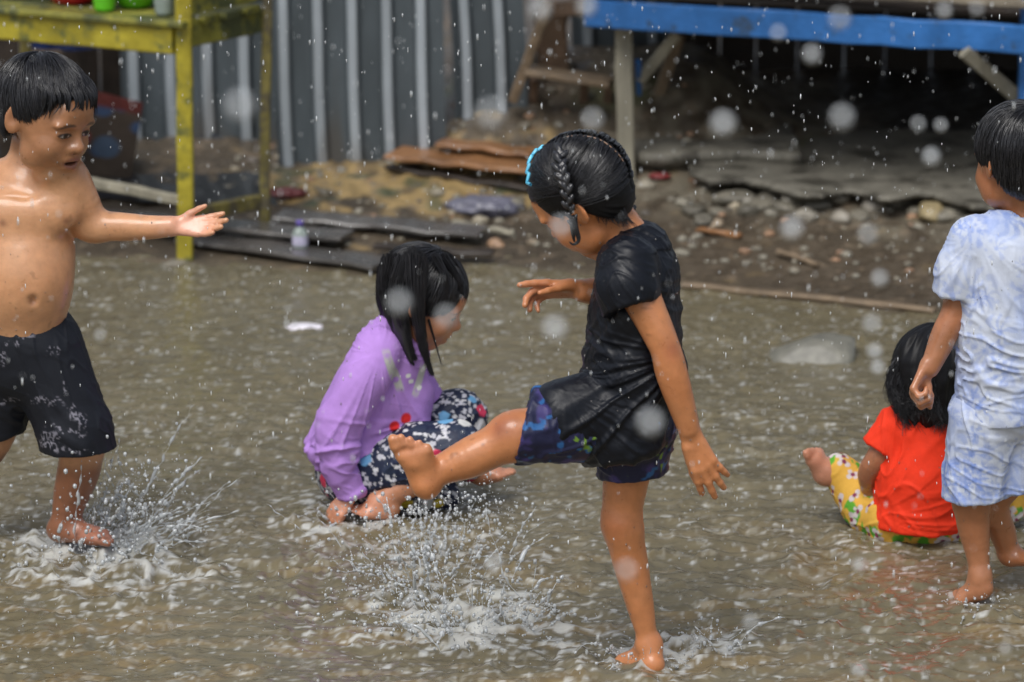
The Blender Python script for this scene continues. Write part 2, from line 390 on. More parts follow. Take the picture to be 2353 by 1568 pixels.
def add_hand(B, w, D, N, T, L, curl=(.5, .5, .5, .5), spread=(.18, .05, -.08, -.2), thumb=(.8, .6, .2), rr=1.):
    D = nrm(D); N = np.asarray(N, float); N = nrm(N - D * (N @ D)); T = np.asarray(T, float); T = nrm(T - D * (T @ D) - N * (T @ N))
    w = np.asarray(w, float); kn = [w + D * L * x + T * L * y for x, y in ((.50, .16), (.53, .055), (.51, -.05), (.46, -.145))]
    for i, k in enumerate(kn): B.rc(w + T * L * (.07, .025, -.025, -.07)[i], k, .095 * L, .066 * L, .008, n=N, sc=.9)
    tips = []
    for i, k in enumerate(kn):
        ln = (.43, .49, .45, .36)[i] * L; p = k; d0 = nrm(D + T * spread[i]); ang = 0; r = (.055, .056, .053, .047)[i] * L * rr
        for j, fr in enumerate((.45, .31, .26)):
            ang += curl[i] * (.8, 1.1, .8)[j]; d = d0 * math.cos(ang) + N * math.sin(ang); q = p + d * ln * fr
            B.rc(p, q, r, r * .9, .0035 if j else .005); p = q; r *= .9
        tips.append(p)
    t0 = w + D * L * .14 + T * L * .11; td = nrm(T * thumb[0] + D * thumb[1] + N * thumb[2])
    t1 = t0 + td * L * .22; t2 = t1 + nrm(td + D * .5 + N * .1) * L * .2; t3 = t2 + nrm(td + D * .9 + N * .2) * L * .14
    B.rc(t0, t1, .095 * L, .065 * L, .008); B.rc(t1, t2, .062 * L, .054 * L, .004); B.rc(t2, t3, .054 * L, .044 * L, .004)
    return tips
def add_foot(B, ankle, heel, ball, up, L, big=1, curl=.0):
    """ball: middle of the toe roots; big = +1 when the big toe is on cross(up, toes) side"""
    ankle, heel, ball = [np.asarray(v, float) for v in (ankle, heel, ball)]
    D = nrm(ball - heel); up = np.asarray(up, float); up = nrm(up - D * (up @ D)); S = np.cross(up, D) * big
    B.el(heel + D * .06 * L + up * .02 * L, (.16 * L, .135 * L, .15 * L), np.array([D, S, up]), .015)
    B.rc(ankle, heel + up * .05 * L + D * .08 * L, .15 * L, .15 * L, .02)
    B.rc(ankle, ball + up * .03 * L - D * .12 * L, .14 * L, .11 * L, .02)
    for s, r in ((.11, .105), (-.02, .09), (-.12, .085)): B.rc(heel + D * .15 * L + S * s * .5 * L, ball + S * s * L - D * .02 * L, .10 * L, r * L, .015)
    for i in range(5):
        o = (.155, .055, -.025, -.10, -.165)[i]; ln = (.20, .19, .165, .14, .12)[i]; r = (.068, .048, .044, .04, .038)[i]; bk = (.0, .015, -.01, -.05, -.1)[i]
        p = ball + S * o * L + D * (bk + .01) * L - up * .01 * L; d = nrm(D + S * (.02, .05, .02, -.04, -.12)[i] - up * curl)
        m = p + d * ln * .6 * L + up * .012 * L; B.rc(p - d * .05 * L, m, r * L * .9, r * L, .006); B.rc(m, p + d * ln * L, r * L, r * L * .88, .004)
    for s in (-1, 1): B.el(ankle + S * s * .105 * L * 1.1 - up * .0 * L, (.06 * L,) * 3, None, .012)

def person_root(fig, vx, vy, label, group=None):
    return empty('person', G(vx, vy), label, 'child', group or 'children playing in the flooded street')
def finish(S, name, mat, root, colf, foldf=None, relax=1, parent=None):
    V, Fq = S.build(relax)
    Nn = normals(V, Fq)
    if foldf is not None:
        d = foldf(V, Nn)
        if mat in (M_WETCLOTH, M_CLOTH, M_CLOTHWET): d = np.maximum(d, -.0022) + .0012     # cloth never sinks into the body
        V = V + Nn * d[:, None]
    o = mesh_np(name, V, Fq, mat, col=colf(V, Nn))
    adopt(o, root)
    if name in ('body', 'shirt', 'sweatshirt'):                       # rain beading on the surface
        gb = np.random.default_rng(len(V)); i = gb.choice(len(V), 420 if name == 'body' else 150); r = .0005 + .0013 * gb.uniform(0, 1, len(i)) ** 3
        b = drops('water_beads', V[i] + Nn[i] * (r * .4)[:, None], r, M_BEAD, 0, stretch=np.c_[np.ones(len(i)), np.ones(len(i)), gb.uniform(1, 2.2, len(i))]); adopt(b, root); b['kind'] = 'stuff'
    return o
def skin_col(V, N, base, palmfn=None):
    n = fbm(V * 9, 3, 5)[:, None]; col = base * (1 + .10 * n) + np.array([.03, .0, -.005]) * fbm(V * 14, 2, 9)[:, None]
    spots = sstep(.62, .8, vnoise(V * 75, 3))[:, None] * sstep(.1, .4, vnoise(V * 9, 14))[:, None]; return col * (1 - .25 * spots)
def near(V, c, r): return np.exp(-(np.linalg.norm(V - np.asarray(c), axis=1) / r) ** 2)[:, None]

def cap_hair(c, R, h, hl, name, root, res=.0032, thick=.035, groove=None, extra=None, mat=None):
    """hair cap: skull inflated, cut off along the hairline hl(f, s) -> lowest u"""
    B = SDF(res); t = thick
    B.el(c + R[0] * h * -.06 + R[2] * h * .13, ((.43 + t) * h, (.345 + t) * h, (.37 + t * 1.1) * h), R, .01)
    B.el(c + R[0] * h * -.10 + R[2] * h * .0, ((.33 + t) * h, (.30 + t) * h, (.36 + t) * h), R, .008)
    def f(X):
        x, y, z = X[0] - c[0], X[1] - c[1], X[2] - c[2]
        q = [(x * R[i][0] + y * R[i][1] + z * R[i][2]) / h for i in range(3)]
        return (hl(q[0], q[1]) - q[2]) * h * .8
    B.p.append((f, c - h * .7, c + h * .7, .012, 'i'))
    if extra: extra(B)
    def fold(V, N):
        L = (V - c) @ R.T / h
        return (groove(L) if groove is not None else 0 * V[:, 0])
    return finish(B, name, mat or M_CAP, root, lambda V, N: np.ones_like(V) * .01, fold)
def scalp_pt(d, thick):
    """head-local points where rays d from the skull's centre leave the hair cap"""
    e0 = np.array([-.06, 0, .13]); r1 = np.array([.43, .345, .37]) + thick; e2 = np.array([-.10, 0, 0]); r2 = np.array([.33, .30, .36]) + thick
    t1 = 1 / np.linalg.norm(d / r1, axis=1); D = d / r2; O = (e0 - e2) / r2
    a = (D * D).sum(1); b = D @ O; c_ = O @ O - 1; t2 = (-b + np.sqrt(np.maximum(b * b - a * c_, 0))) / a
    return e0 + d * np.maximum(t1, t2)[:, None]
def scalp_strands(c, R, h, n, hl, pole, thick, name, parent, seed=0, ln=(.5, 1.0), rad=.0009, lift=.006, th0=.03, flop=None, ncl=30, cstr=.8):
    """strands combed outwards from the whorl 'pole' (head-local) over the scalp, each ending at the hairline"""
    g = np.random.default_rng(seed); e0 = np.array([-.06, 0, .13]); er = np.array([.43, .345, .37]) + thick
    p = nrm(pole); a = nrm(np.cross(p, [0.1, 1, .2])); b = np.cross(p, a); k = 9; out = []; rr = []
    for i in range(n):
        ph = g.uniform(0, 2 * math.pi); t0 = th0 + g.uniform(0, 1) ** .6 * 1.9; t1 = t0 + g.uniform(*ln); t = np.linspace(t0, t1, k)
        off = (int(t0 * 3.3) * .37) % 1; stp = 2 * math.pi / ncl; cc = (round(ph / stp + off) - off) * stp; cc += .35 * stp * math.sin(cc * 7.3 + seed + int(t0 * 3.3))
        sw = (t - t0) / (t1 - t0); ridge = max(0, 1 - abs(cc - ph) / (stp * .55)); pp = ph + (cc - ph) * cstr * sw ** .9 + (t - t0) * (g.normal(0, .07) + .12 * math.sin(cc * 5 + seed))
        if flop is not None: pp = pp + flop * (t - th0)
        d = np.outer(np.cos(t), p) + np.sin(t)[:, None] * (np.cos(pp)[:, None] * a + np.sin(pp)[:, None] * b)
        q = scalp_pt(d, thick + .002 + g.uniform(-.004, .010)) + d * (ridge * .022 * np.sin(sw * 2.6 + .2) + sw * g.uniform(-.002, .012))[:, None]
        ok = q[:, 2] > hl(q[:, 0], q[:, 1]) - g.uniform(0, .09)
        if not ok[:2].all(): continue
        m = k if ok.all() else int(np.argmin(ok))
        if m < 3: continue
        q = spline(q[:m], k); out.append(c + (q @ R) * h); rr.append(rad * g.uniform(.6, 1.2) * np.array([.8, 1, 1, 1, 1, .95, .85, .6, .25]))
    return tag(adopt(tubes(name, out, rr, M_HAIR, 3), parent), kind='stuff')
def guide_strands(guides, n, spread, name, parent, seed=0, k=12, rad=.0009, curl=0.):
    g = np.random.default_rng(seed); out = []; rr = []
    gs = [spline(q, k) for q in guides]
    for i in range(n):
        q = gs[g.integers(len(gs))]; o = g.normal(0, 1, 3); o = o / (np.linalg.norm(o) + .01) * g.uniform(0, 1) ** .5
        s0, s1 = spread; sp = np.linspace(s0, s1, k)[:, None]; e = g.uniform(.7, 1.05); kk = np.linspace(0, (k - 1) * min(e, 1), k)
        p = q + o * sp
        if curl: t = np.linspace(0, 1, k)[:, None]; p = p + curl * t * np.sin(t * g.uniform(6, 14) + g.uniform(0, 6)) * nrm(g.normal(0, 1, 3))
        i0 = np.clip(kk.astype(int), 0, k - 2); f = (kk - i0)[:, None]; out.append(p[i0] * (1 - f) + p[i0 + 1] * f)
        rr.append(rad * g.uniform(.6, 1.3) * np.linspace(1, .25, k))
    return tag(adopt(tubes(name, out, rr, M_HAIR, 3), parent), kind='stuff')
def braid(B, pts, w, n, view):
    """three-strand plait along pts: overlapping slanted lobes"""
    q = spline(pts, n * 2 + 1); T = np.gradient(q, axis=0)
    for i in range(n * 2 + 1):
        t = nrm(T[i]); s = nrm(np.cross(t, view)); v = np.cross(s, t); sg = 1 if i % 2 else -1; ww = w * (1 - .35 * i / (2 * n))
        a = nrm(t * 1.0 - s * sg * .62); bb = nrm(np.cross(v, a))
        B.el(q[i] + s * sg * ww * .36, (ww * .78, ww * .33, ww * .42), np.array([a, bb, v]), .0022)
    return B

# ============ the girl kicking water, black T-shirt ============
def girl_black():
    F = Fig(1490, 1546); P, u = F.P, F.u
    root = person_root(F, 1490, 1546, 'girl with braided hair and soaked black T-shirt kicking one leg up')
    skin = np.array([.54, .215, .085]); Yv = np.array([0, 1., 0])
    R = head_frame((-.74, .42, -.60), (-.60, 0, .80)); hc = P(1342, 447); h = 258 * u
    B = SDF(.0029)
    add_head(B, hc, R, h)
    B.chain([P(1385, 470), P(1438, 533), P(1468, 590)], [48 * u, 46 * u, 56 * u], .02)
    B.rc(P(1462, 615), P(1452, 740), 82 * u, 80 * u, .03, n=Yv, sc=1.3)
    B.rc(P(1452, 740), P(1440, 920), 76 * u, 82 * u, .03, n=Yv, sc=1.15); B.el(P(1455, 960), (92 * u, 100 * u, 84 * u), None, .01)
    # near arm, swung back
    sh, el_, wr = P(1450, 628, -104), P(1530, 800, -150), P(1583, 985, -140)
    B.rc(P(1462, 610, -60), sh, 42 * u, 40 * u, .02)
    B.chain([sh, P(1478, 690, -128), P(1526, 795, -150), P(1545, 862, -150), wr], [45 * u, 42 * u, 35 * u, 36 * u, 25 * u], .03)
    add_hand(B, P(1588, 1002, -140), P(1640, 1115, -145) - P(1588, 1002, -140), Yv, (-1, .1, -.35), 152 * u, curl=(.24, .16, .18, .22), spread=(.16, .02, -.14, -.30), thumb=(.3, 1.0, .2), rr=1.22)
    # far arm, reaching forward
    e2, w2 = P(1450, 690, 130), P(1340, 668, 90)
    B.chain([P(1440, 615, 85), P(1470, 665, 135), e2, P(1380, 672, 110), w2], [44 * u, 38 * u, 34 * u, 33 * u, 26 * u], .015)
    add_hand(B, P(1330, 664, 88), (-1, -.12, .02), (0.05, -.75, -.66), (0, -.25, 1), 150 * u, curl=(.10, .50, .56, .64), spread=(.12, .0, -.1, -.16), thumb=(.3, .9, .5), rr=1.15)
    # kicking leg
    B.chain([P(1420, 975, -45), P(1300, 980, -68), P(1186, 1002, -85)], [74 * u, 62 * u, 51 * u], .02)
    B.chain([P(1190, 1002, -85), P(1150, 1018, -88), P(1085, 1050, -95), P(1030, 1073, -100), P(985, 1092, -105)], [50 * u, 47 * u, 46 * u, 37 * u, 29 * u], .03)
    B.el(P(1170, 984, -88), (26 * u, 30 * u, 20 * u), None, .03)
    add_foot(B, P(978, 1088, -105), P(986, 1118, -108), P(950, 1038, -136), (-.30, -1, .05), 205 * u, big=1, curl=-.05)
    # standing leg
    B.chain([P(1455, 975, 40), P(1440, 1090, 40), P(1428, 1190, 35), P(1432, 1215, 35)], [78 * u, 55 * u, 44 * u, 43 * u], .01)
    B.chain([P(1430, 1205, 35), P(1448, 1290, 42), P(1466, 1370, 42), P(1484, 1450, 40), P(1492, 1478, 40)], [44 * u, 41 * u, 34 * u, 25 * u, 25 * u], .02)
    B.el(P(1412, 1196, 24), (20 * u, 22 * u, 36 * u), None, .02)
    add_foot(B, P(1492, 1482, 40), P(1506, 1532, 10), P(1440, 1516, 95), (0, 0, 1), 165 * u, big=-1)
    kn1, kn2 = P(1172, 975, -110), P(1415, 1205, 10)
    def colf(V, N):
        c = skin_col(V, N, skin)
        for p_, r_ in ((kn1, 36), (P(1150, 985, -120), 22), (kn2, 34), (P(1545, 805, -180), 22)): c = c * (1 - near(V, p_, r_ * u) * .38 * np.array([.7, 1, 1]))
        for p_ in (P(950, 1000, -130), P(1215, 680, 88), P(1200, 655, 88)): m = near(V, p_, 45 * u) * .45; c = c * (1 - m) + np.array([.66, .30, .20]) * m
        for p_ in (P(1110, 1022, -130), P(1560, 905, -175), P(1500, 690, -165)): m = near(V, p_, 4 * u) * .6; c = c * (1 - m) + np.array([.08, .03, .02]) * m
        face_col(V, c, hc, R, h, skin, np.array([.36, .11, .08])); return c
    finish(B, 'body', M_SKIN, root, colf, lambda V, N: .0012 * fbm(V * 17, 3, 6))
    # T-shirt
    S = SDF(.0031)
    hemc = (P(1400, 1040), (.30, 0, -1)); lefc = (P(1268, 960), (-1, 0, -.28)); nkc = (P(1465, 516), (-.30, 0, 1))
    S.grp([(P(1468, 625), P(1460, 720), 88 * u, 94 * u, Yv, 1.35), (P(1460, 720), P(1460, 850), 98 * u, 106 * u, Yv, 1.25), (P(1460, 850), P(1430, 985), 106 * u, 116 * u, Yv, 1.2),
           (P(1488, 900), P(1500, 860), 76 * u, 76 * u), (P(1410, 945, -50), P(1300, 966, -74), 94 * u, 82 * u, Yv, .9),
           (P(1455, 566), P(1482, 566), 58 * u, 50 * u, Yv, 1.4), (P(1446, 606, -95), P(1456, 608, 95), 60 * u, 60 * u)],
          [hemc, lefc, nkc], .02, .014, [(P(1450, 1010), P(1455, 1110), 88 * u, 98 * u)])
    ax = nrm(P(1462, 720, -148) - P(1448, 640, -120)) + np.array([.10, 0, .08])
    S.grp([(P(1440, 612, -104), P(1440, 655, -124), 63 * u, 66 * u), (P(1440, 655, -124), P(1458, 740, -144), 66 * u, 60 * u)],
          [(P(1455, 706, -140), ax)], .014, .012, [(P(1452, 690, -136), P(1468, 760, -150), 46 * u, 50 * u)])
    S.grp([(P(1445, 612, 100), P(1440, 670, 130), 56 * u, 54 * u)], [(P(1440, 690, 130), (0, .1, -1))], .012)
    def fold(V, N):
        lz = (V[:, 2] - P(0, 800)[2]) / u; lx = (V[:, 0] - P(1450, 800)[0]) / u; ly = (V[:, 1] - F.Y) / u
        slv = sstep(-95, -125, ly) * sstep(50, 90, lz)
        top = sstep(60, 150, lz); low = 1 - top
        a = folds(V, (.80, 0, -.60), 46, .0030, 1, .05) * top * (1 - slv * .3)
        b = folds(V, (-.85, 0, -.45), 34, .0042, 2, .045) * low * sstep(-300, -120, lz) + folds(V, (-.5, 0, -.85), 30, .0038, 3, .05) * low
        c = folds(V, (.35, 0, -.93), 50, .0020, 4, .05) * low
        p0, p1, p2 = P(1575, 800, -60), P(1375, 545, -60), P(1300, 890, -70); fl = sstep(-190, -60, lz) 
        a = fan_folds(V, p1, 8, .0032, 1) * sstep(-140, 60, lz) + folds(V, (.80, 0, -.60), 40, .0030, 12, .05) * sstep(-100, 60, lz); b = fan_folds(V, p0, 8, .0070, 2) * sstep(110, -30, lz); c = fan_folds(V, p2, 7, .0050, 4) * low * sstep(150, -50, lx)
        hem = .0016 * np.exp(-((((V - np.array(hemc[0])) @ nrm(hemc[1])) + .012) / .006) ** 2)
        return a + b + c + .0015 + folds(V, (.7, .1, -.5), 95, .0010, 6, .1) + hem
    finish(S, 'shirt', M_WETCLOTH, root, lambda V, N: np.array([.005, .0065, .011]) * (1 + .25 * fbm(V * 30, 3, 2)[:, None]) + 0 * V, fold)
    # shorts
    S = SDF(.0032)
    S.grp([(P(1450, 965, -20), P(1205, 974, -84), 96 * u, 74 * u), (P(1310, 985, -78), P(1190, 978, -84), 72 * u, 84 * u)], [(P(1203, 985, -84), (-1, .05, .24))], .02, .02,
          [(P(1235, 980, -84), P(1150, 985, -86), 58 * u, 68 * u)])
    S.grp([(P(1462, 965, 20), P(1446, 1130, 38), 98 * u, 70 * u)], [(P(1446, 1088, 38), (.10, 0, -1))], .014, .02, [(P(1445, 1050, 38), P(1446, 1150, 38), 54 * u, 62 * u)])
    S.el(P(1470, 950), (90 * u, 120 * u, 82 * u), None, .02)
    def scol(V, N):
        c = np.array([.018, .020, .055]) * np.ones_like(V)
        m = sstep(.1, .45, fbm(V * 34, 3, 21))[:, None]; c = c * (1 - m) + np.array([.055, .045, .16]) * m
        m = sstep(.34, .5, fbm(V * 52, 2, 25))[:, None]; c = c * (1 - m) + np.array([.03, .12, .32]) * m
        m = (sstep(.42, .5, vnoise(V * 30, 31)) * sstep(.15, .3, vnoise(V * 110, 33)))[:, None]; c = c * (1 - m) + np.array([.17, .30, .04]) * m
        return c
    finish(S, 'shorts', M_WETCLOTH, root, scol, lambda V, N: folds(V, (1, 0, .1), 30, .0035, 8, .3) + folds(V, (0, 0, 1), 42, .003, 9, .3))
    # hair
    def hl(f, s):
        a = np.abs(s); return np.where(f > .0, -.02 + .30 * sstep(.14, .38, f) - .05 * a, -.02 - .36 * sstep(.0, -.28, f))
    def grv(L):
        az = np.arctan2(L[:, 2] - .1, L[:, 0] + .1); r = .0009 * vnoise(np.c_[az * 22, L[:, 1:] * 4], 3) + .0006 * vnoise(np.c_[az * 50, L[:, 1:] * 5], 4)
        part = np.exp(-(L[:, 1] / .02) ** 2) * (L[:, 2] > -.2); return r * (1 - part) - .0035 * part + .001
    hair = cap_hair(hc, R, h, hl, 'hair', root, .0028, .028, grv)
    # comb lines away from the centre part towards the plaits
    g = np.random.default_rng(5); out = []; rr = []
    e0 = np.array([-.06, 0, .13]); er = np.array([.43, .345, .37]) + .034
    for i in range(5200):
        sd = g.choice([-1, 1]); a0 = g.uniform(-.6, 3.7); ac = round(a0 * 9) / 9 + .02 * math.sin(a0 * 40); rd = 1 - abs(a0 - ac) * 18; a0 = a0 * .45 + ac * .55; tgt = np.array([.1 - .25 * g.uniform(0, 1), sd, (.35 if a0 < 2.6 else -.1) + g.normal(0, .10)])
        st = np.array([math.cos(a0), sd * .07, math.sin(a0)]); k = 9; t = np.linspace(0, g.uniform(.6, 1), k)[:, None]
        d = st * (1 - t) + nrm(tgt) * t + np.array([0, 0, .1]) * np.sin(t * 3.1) * 0; d /= np.linalg.norm(d, axis=1, keepdims=True)
        q = scalp_pt(d, .034 + g.uniform(-.002, .010)) + .003 * g.normal(0, 1, 3) + d * (max(rd, 0) * .014)
        if (q[:, 2] < hl(q[:, 0], q[:, 1]) - .09).any(): continue
        out.append(hc + (q @ R) * h); rr.append(.0009 * g.uniform(.6, 1.3) * np.linspace(1, .5, k))
    tag(adopt(tubes('strands', out, rr, M_HAIR, 3), hair), kind='stuff')
    scal = [hc + (np.array([-.06 + (.432 + .026) * math.cos(a), .004 * math.sin(a * 9), .13 + (.372 + .028) * math.sin(a)]) @ R) * h for a in np.linspace(.55, 3.35, 26)]
    adopt(tubes('parting', [scal], [[1.7 * u] * 26], material('scalp', (.30, .19, .13), rough=.5), 6), hair)
    bb = braid(SDF(.0024), [P(1292, 345, -70), P(1286, 385, -112), P(1300, 425, -128), P(1306, 470, -128), P(1318, 512, -122)], 24 * u, 8, (0, 1, 0))
    def pcol(V, N): return np.ones_like(V) * .01
    b1 = finish(bb, 'plait', M_HAIR, root, pcol, lambda V, N: .0006 * np.sin(V @ np.array([900., 300, 700])))
    b1.parent = hair; b1.matrix_parent_inverse.identity()
    bb = braid(SDF(.0026), [P(1372, 322, 60), P(1412, 350, 90), P(1436, 400, 95), P(1444, 450, 80), P(1448, 490, 55)], 28 * u, 8, (0, 1, 0))
    b2 = finish(bb, 'plait', M_HAIR, root, pcol, lambda V, N: .0006 * np.sin(V @ np.array([900., 300, 700]))); b2.parent = hair
    guide_strands([[P(1318, 500, -122), P(1324, 530, -124), P(1330, 552, -124), P(1318, 562, -126), P(1308, 556, -126)], [P(1316, 500, -122), P(1317, 535, -124), P(1320, 556, -124)]], 170, (8 * u, 1.5 * u), 'strands', hair, 3, rad=.0009)
    gd = []
    for i in range(26):
        x = g.uniform(0, 1); gd.append([P(1360 + 62 * x, 448 + 12 * x - 10 * abs(x - .5), -66), P(1374 + 62 * x + g.normal(0, 4), 482 + 12 * x, -68), P(1384 + 70 * x + g.normal(0, 10), 508 + g.uniform(-12, 22), -70)])
    guide_strands(gd, 420, (6 * u, 2.5 * u), 'strands', hair, 4, rad=.0008, curl=7 * u)
    gd = [[P(1262, 430, -60), P(1262, 470, -50), P(1275, 500, -45)], [P(1240, 410, 10), P(1236, 450, 0), P(1240, 480, -5)], [P(1300, 420, -80), P(1288, 470, -70), P(1292, 505, -66)], [P(1320, 450, -80), P(1340, 480, -70), P(1352, 500, -60)]]
    guide_strands(gd, 260, (18 * u, 5 * u), 'strands', hair, 8, rad=.0009, curl=4 * u)
    # zigzag hair band over the front of the head
    z = [hc + (np.array([-.06 + (.43 + .075) * math.cos(a) , (.345 + .075) * math.sin(b), .13 + (.37 + .085) * math.sin(a) * math.cos(b)]) * np.array([1, 1, 1]) @ R) * h
         for a, b in [(1.22 + (.10 if i % 2 else 0) - .012 * i, -1.25 + i * .125) for i in range(18)]]
    adopt(tubes('hair_band', [np.repeat(z, 2, 0)[1:-1] + 0.0 * u], [[3.9 * u] * 34], M_BAND, 6), root)
    return root
M_BAND = material('hair_band_plastic', (.12, .50, .72), rough=.3, var=.5, vscale=18)
def stamps(V, N, col, n, seed, rad, cols, lo, hi, squash=1., jag=.25):
    """printed motifs: n flat patches scattered over the cloth"""
    g = np.random.default_rng(seed); idx = g.choice(len(V), n)
    for j, i in enumerate(idx):
        r = g.uniform(lo, hi) * rad; d = V - V[i]; m0 = np.abs(d).max(1) < r * 1.5
        if not m0.any(): continue
        dd = d[m0]; L = np.linalg.norm(dd, axis=1) / r * (1 + jag * vnoise(dd * 1.5 / r + j * 3.1, 3)); k = sstep(1.05, .85, L)[:, None]
        c = np.array(cols[j % len(cols)]); col[m0] = col[m0] * (1 - k) + c * k
    return col
def flower_stamps(V, col, n, seed, rad, petal, heart, petals=4):
    g = np.random.default_rng(seed)
    for j, i in enumerate(g.choice(len(V), n)):
        a0 = g.uniform(0, 6.3); r = rad * g.uniform(.8, 1.15); d = V - V[i]; m0 = np.abs(d).max(1) < r * 1.6
        if not m0.any(): continue
        dd = d[m0]; c_ = col[m0]; ax = nrm(g.normal(0, 1, 3)); nn = nrm(np.cross(ax, [0, 1, .1])); bb = np.cross([0, 1, 0], nn)
        for q in range(petals):
            a = a0 + q * 2 * math.pi / petals; p = (nn * math.cos(a) + bb * math.sin(a)) * r * .62
            k = sstep(1.05, .85, np.linalg.norm(dd - p, axis=1) / (r * .46))[:, None]; c_ = c_ * (1 - k) + np.array(petal) * k
        k = sstep(1.05, .8, np.linalg.norm(dd, axis=1) / (r * .33))[:, None]; c_ = c_ * (1 - k) + np.array(heart) * k; col[m0] = c_
    return col

# ============ the shirtless boy, running in from the left ============
def boy_left():
    F = Fig(200, 1268); P, u = F.P, F.u; Yv = np.array([0, 1., 0])
    root = person_root(F, 190, 1268, 'shirtless boy in long black shorts holding out one open hand')
    skin = np.array([.57, .29, .145]); dark = np.array([.20, .075, .035])
    R = head_frame((.77, -.58, -.26), (.10, .0, 1)); hc = P(104, 262, -38); h = 254 * u
    B = SDF(.0032)
    add_head(B, hc, R, h, openm=.025)
    B.chain([P(78, 330, 30), P(66, 385, 30), P(50, 430, 28)], [52 * u, 50 * u, 66 * u], .014)
    B.el(hc + (R[0] * .19 - R[2] * .465) * h, (.12 * h, .13 * h, .085 * h), R, .02)
    # shoulders and trunk
    B.rc(P(150, 420, -18), P(-65, 425, 80), 50 * u, 54 * u, .04)
    B.rc(P(45, 496, 25), P(48, 560, 15), 84 * u, 96 * u, .05, n=nrm((.95, -.35, 0)), sc=1.22)
    B.rc(P(48, 560, 10), P(50, 660, -8), 92 * u, 98 * u, .05, n=nrm((.95, -.35, 0)), sc=1.1)
    B.el(P(62, 640, -38), (86 * u, 80 * u, 92 * u), None, .05)
    B.rc(P(50, 700), P(60, 800), 92 * u, 90 * u, .04)
    for x, d in ((120, -66), (5, -62)): B.el(P(x, 492, d), (56 * u, 22 * u, 38 * u), None, .04)
    B.el(P(75, 693, -128), (9 * u, 16 * u, 12 * u), None, .010, 's')
    # arm held out, palm up
    B.chain([P(158, 425, -18), P(188, 468, -14), P(206, 512, -12), P(222, 524, -14)], [48 * u, 43 * u, 36 * u, 33 * u], .03)
    B.chain([P(212, 518, -12), P(275, 521, -24), P(340, 522, -34), P(392, 520, -40)], [34 * u, 33 * u, 28 * u, 24 * u], .02)
    add_hand(B, P(398, 520, -42), (1, -.12, .02), (.0, -.80, .60), (.0, .60, .80), 122 * u, curl=(.10, .16, .22, .26), spread=(.16, .03, -.06, -.13), thumb=(.55, .85, .45), rr=1.2)
    B.chain([P(-80, 430, 90), P(-130, 560, 100), P(-120, 680, 60)], [46 * u, 38 * u, 30 * u], .03)
    add_hand(B, P(-118, 690, 55), (.3, -.2, -1), (.9, 0, .2), (0, -1, 0), 120 * u, curl=(.4,) * 4)
    # legs
    B.chain([P(105, 820, 0), P(165, 930, -20), P(190, 1010, -22)], [78 * u, 66 * u, 52 * u], .01)
    B.chain([P(190, 1010, -22), P(183, 1070, -12), P(166, 1130, 0), P(152, 1185, 8), P(150, 1205, 10)], [52 * u, 50 * u, 43 * u, 33 * u, 32 * u], .02)
    B.chain([P(20, 830, 30), P(0, 930, 50), P(-18, 1010, 60), P(-70, 1080, 90), P(-140, 1150, 120)], [76 * u, 60 * u, 46 * u, 40 * u, 28 * u], .01)
    add_foot(B, P(150, 1203, 10), P(126, 1222, 20), P(232, 1234, -32), (0, 0, 1), 158 * u, big=-1, curl=.1)
    add_foot(B, P(-142, 1160, 120), P(-172, 1175, 125), P(-90, 1195, 100), (0, 0, 1), 150 * u, big=1)
    eye = hc + R[0] * .32 * h + R[1] * .135 * h
    def colf(V, N):
        c = skin_col(V, N, skin); lz = (V[:, 2] - P(0, 1040)[2]) / u
        m = sstep(10, -40, lz)[:, None] * .92; c = c * (1 - m) + dark * m               # tanned lower legs
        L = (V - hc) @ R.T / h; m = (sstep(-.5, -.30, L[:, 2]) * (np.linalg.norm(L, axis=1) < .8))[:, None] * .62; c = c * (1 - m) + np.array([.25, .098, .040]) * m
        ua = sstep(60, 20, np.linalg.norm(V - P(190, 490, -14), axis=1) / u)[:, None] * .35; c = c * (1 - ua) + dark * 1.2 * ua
        m = near(V, P(440, 520, -42), 62 * u) * .75; c = c * (1 - m) + np.array([.80, .40, .30]) * m
        m = near(V, P(225, 1225, -30), 70 * u) * .5; c = c * (1 - m) + np.array([.52, .21, .14]) * m
        for p_ in (P(8, 512, -84), P(152, 506, -80)): m = near(V, p_, 9 * u) * .75; c = c * (1 - m) + np.array([.14, .045, .03]) * m
        m = near(V, P(75, 695, -118), 9 * u) * .6; c = c * (1 - m) + np.array([.12, .04, .02]) * m
        for s in (-1, 1): m = near(V, hc + (R[0] * -.04 + R[1] * s * .37 - R[2] * .01) * h, .06 * h) * .4; c = c * (1 - m) + np.array([.16, .05, .025]) * m
        face_col(V, c, hc, R, h, np.array([.25, .098, .040]), np.array([.24, .085, .06])); return c
    finish(B, 'body', M_SKIN, root, colf, lambda V, N: .0014 * fbm(V * 17, 3, 6))
    S = SDF(.0032)
    S.grp([(P(55, 770, 8), P(60, 830, 8), 104 * u, 100 * u, (1, 0, 0), 1.0), (P(95, 800, 0), P(172, 985, -20), 96 * u, 82 * u), (P(172, 985, -20), P(186, 1060, -20), 82 * u, 88 * u)],
          [(P(172, 1030, -20), (.03, 0, -1)), (P(60, 722, 0), (-.06, -.22, 1))], .01, .02, [(P(178, 990, -18), P(186, 1090, -18), 60 * u, 74 * u)])
    S.grp([(P(30, 800, 25), P(-20, 970, 50), 92 * u, 74 * u), (P(-20, 970, 50), P(-28, 1050, 55), 74 * u, 76 * u)], [(P(-10, 1003, 50), (.25, 0, -1))], .012, .02, [(P(-20, 960, 52), P(-28, 1060, 55), 58 * u, 64 * u)])
    S.el(P(55, 790, 6), (106 * u, 100 * u, 92 * u), None, .01)
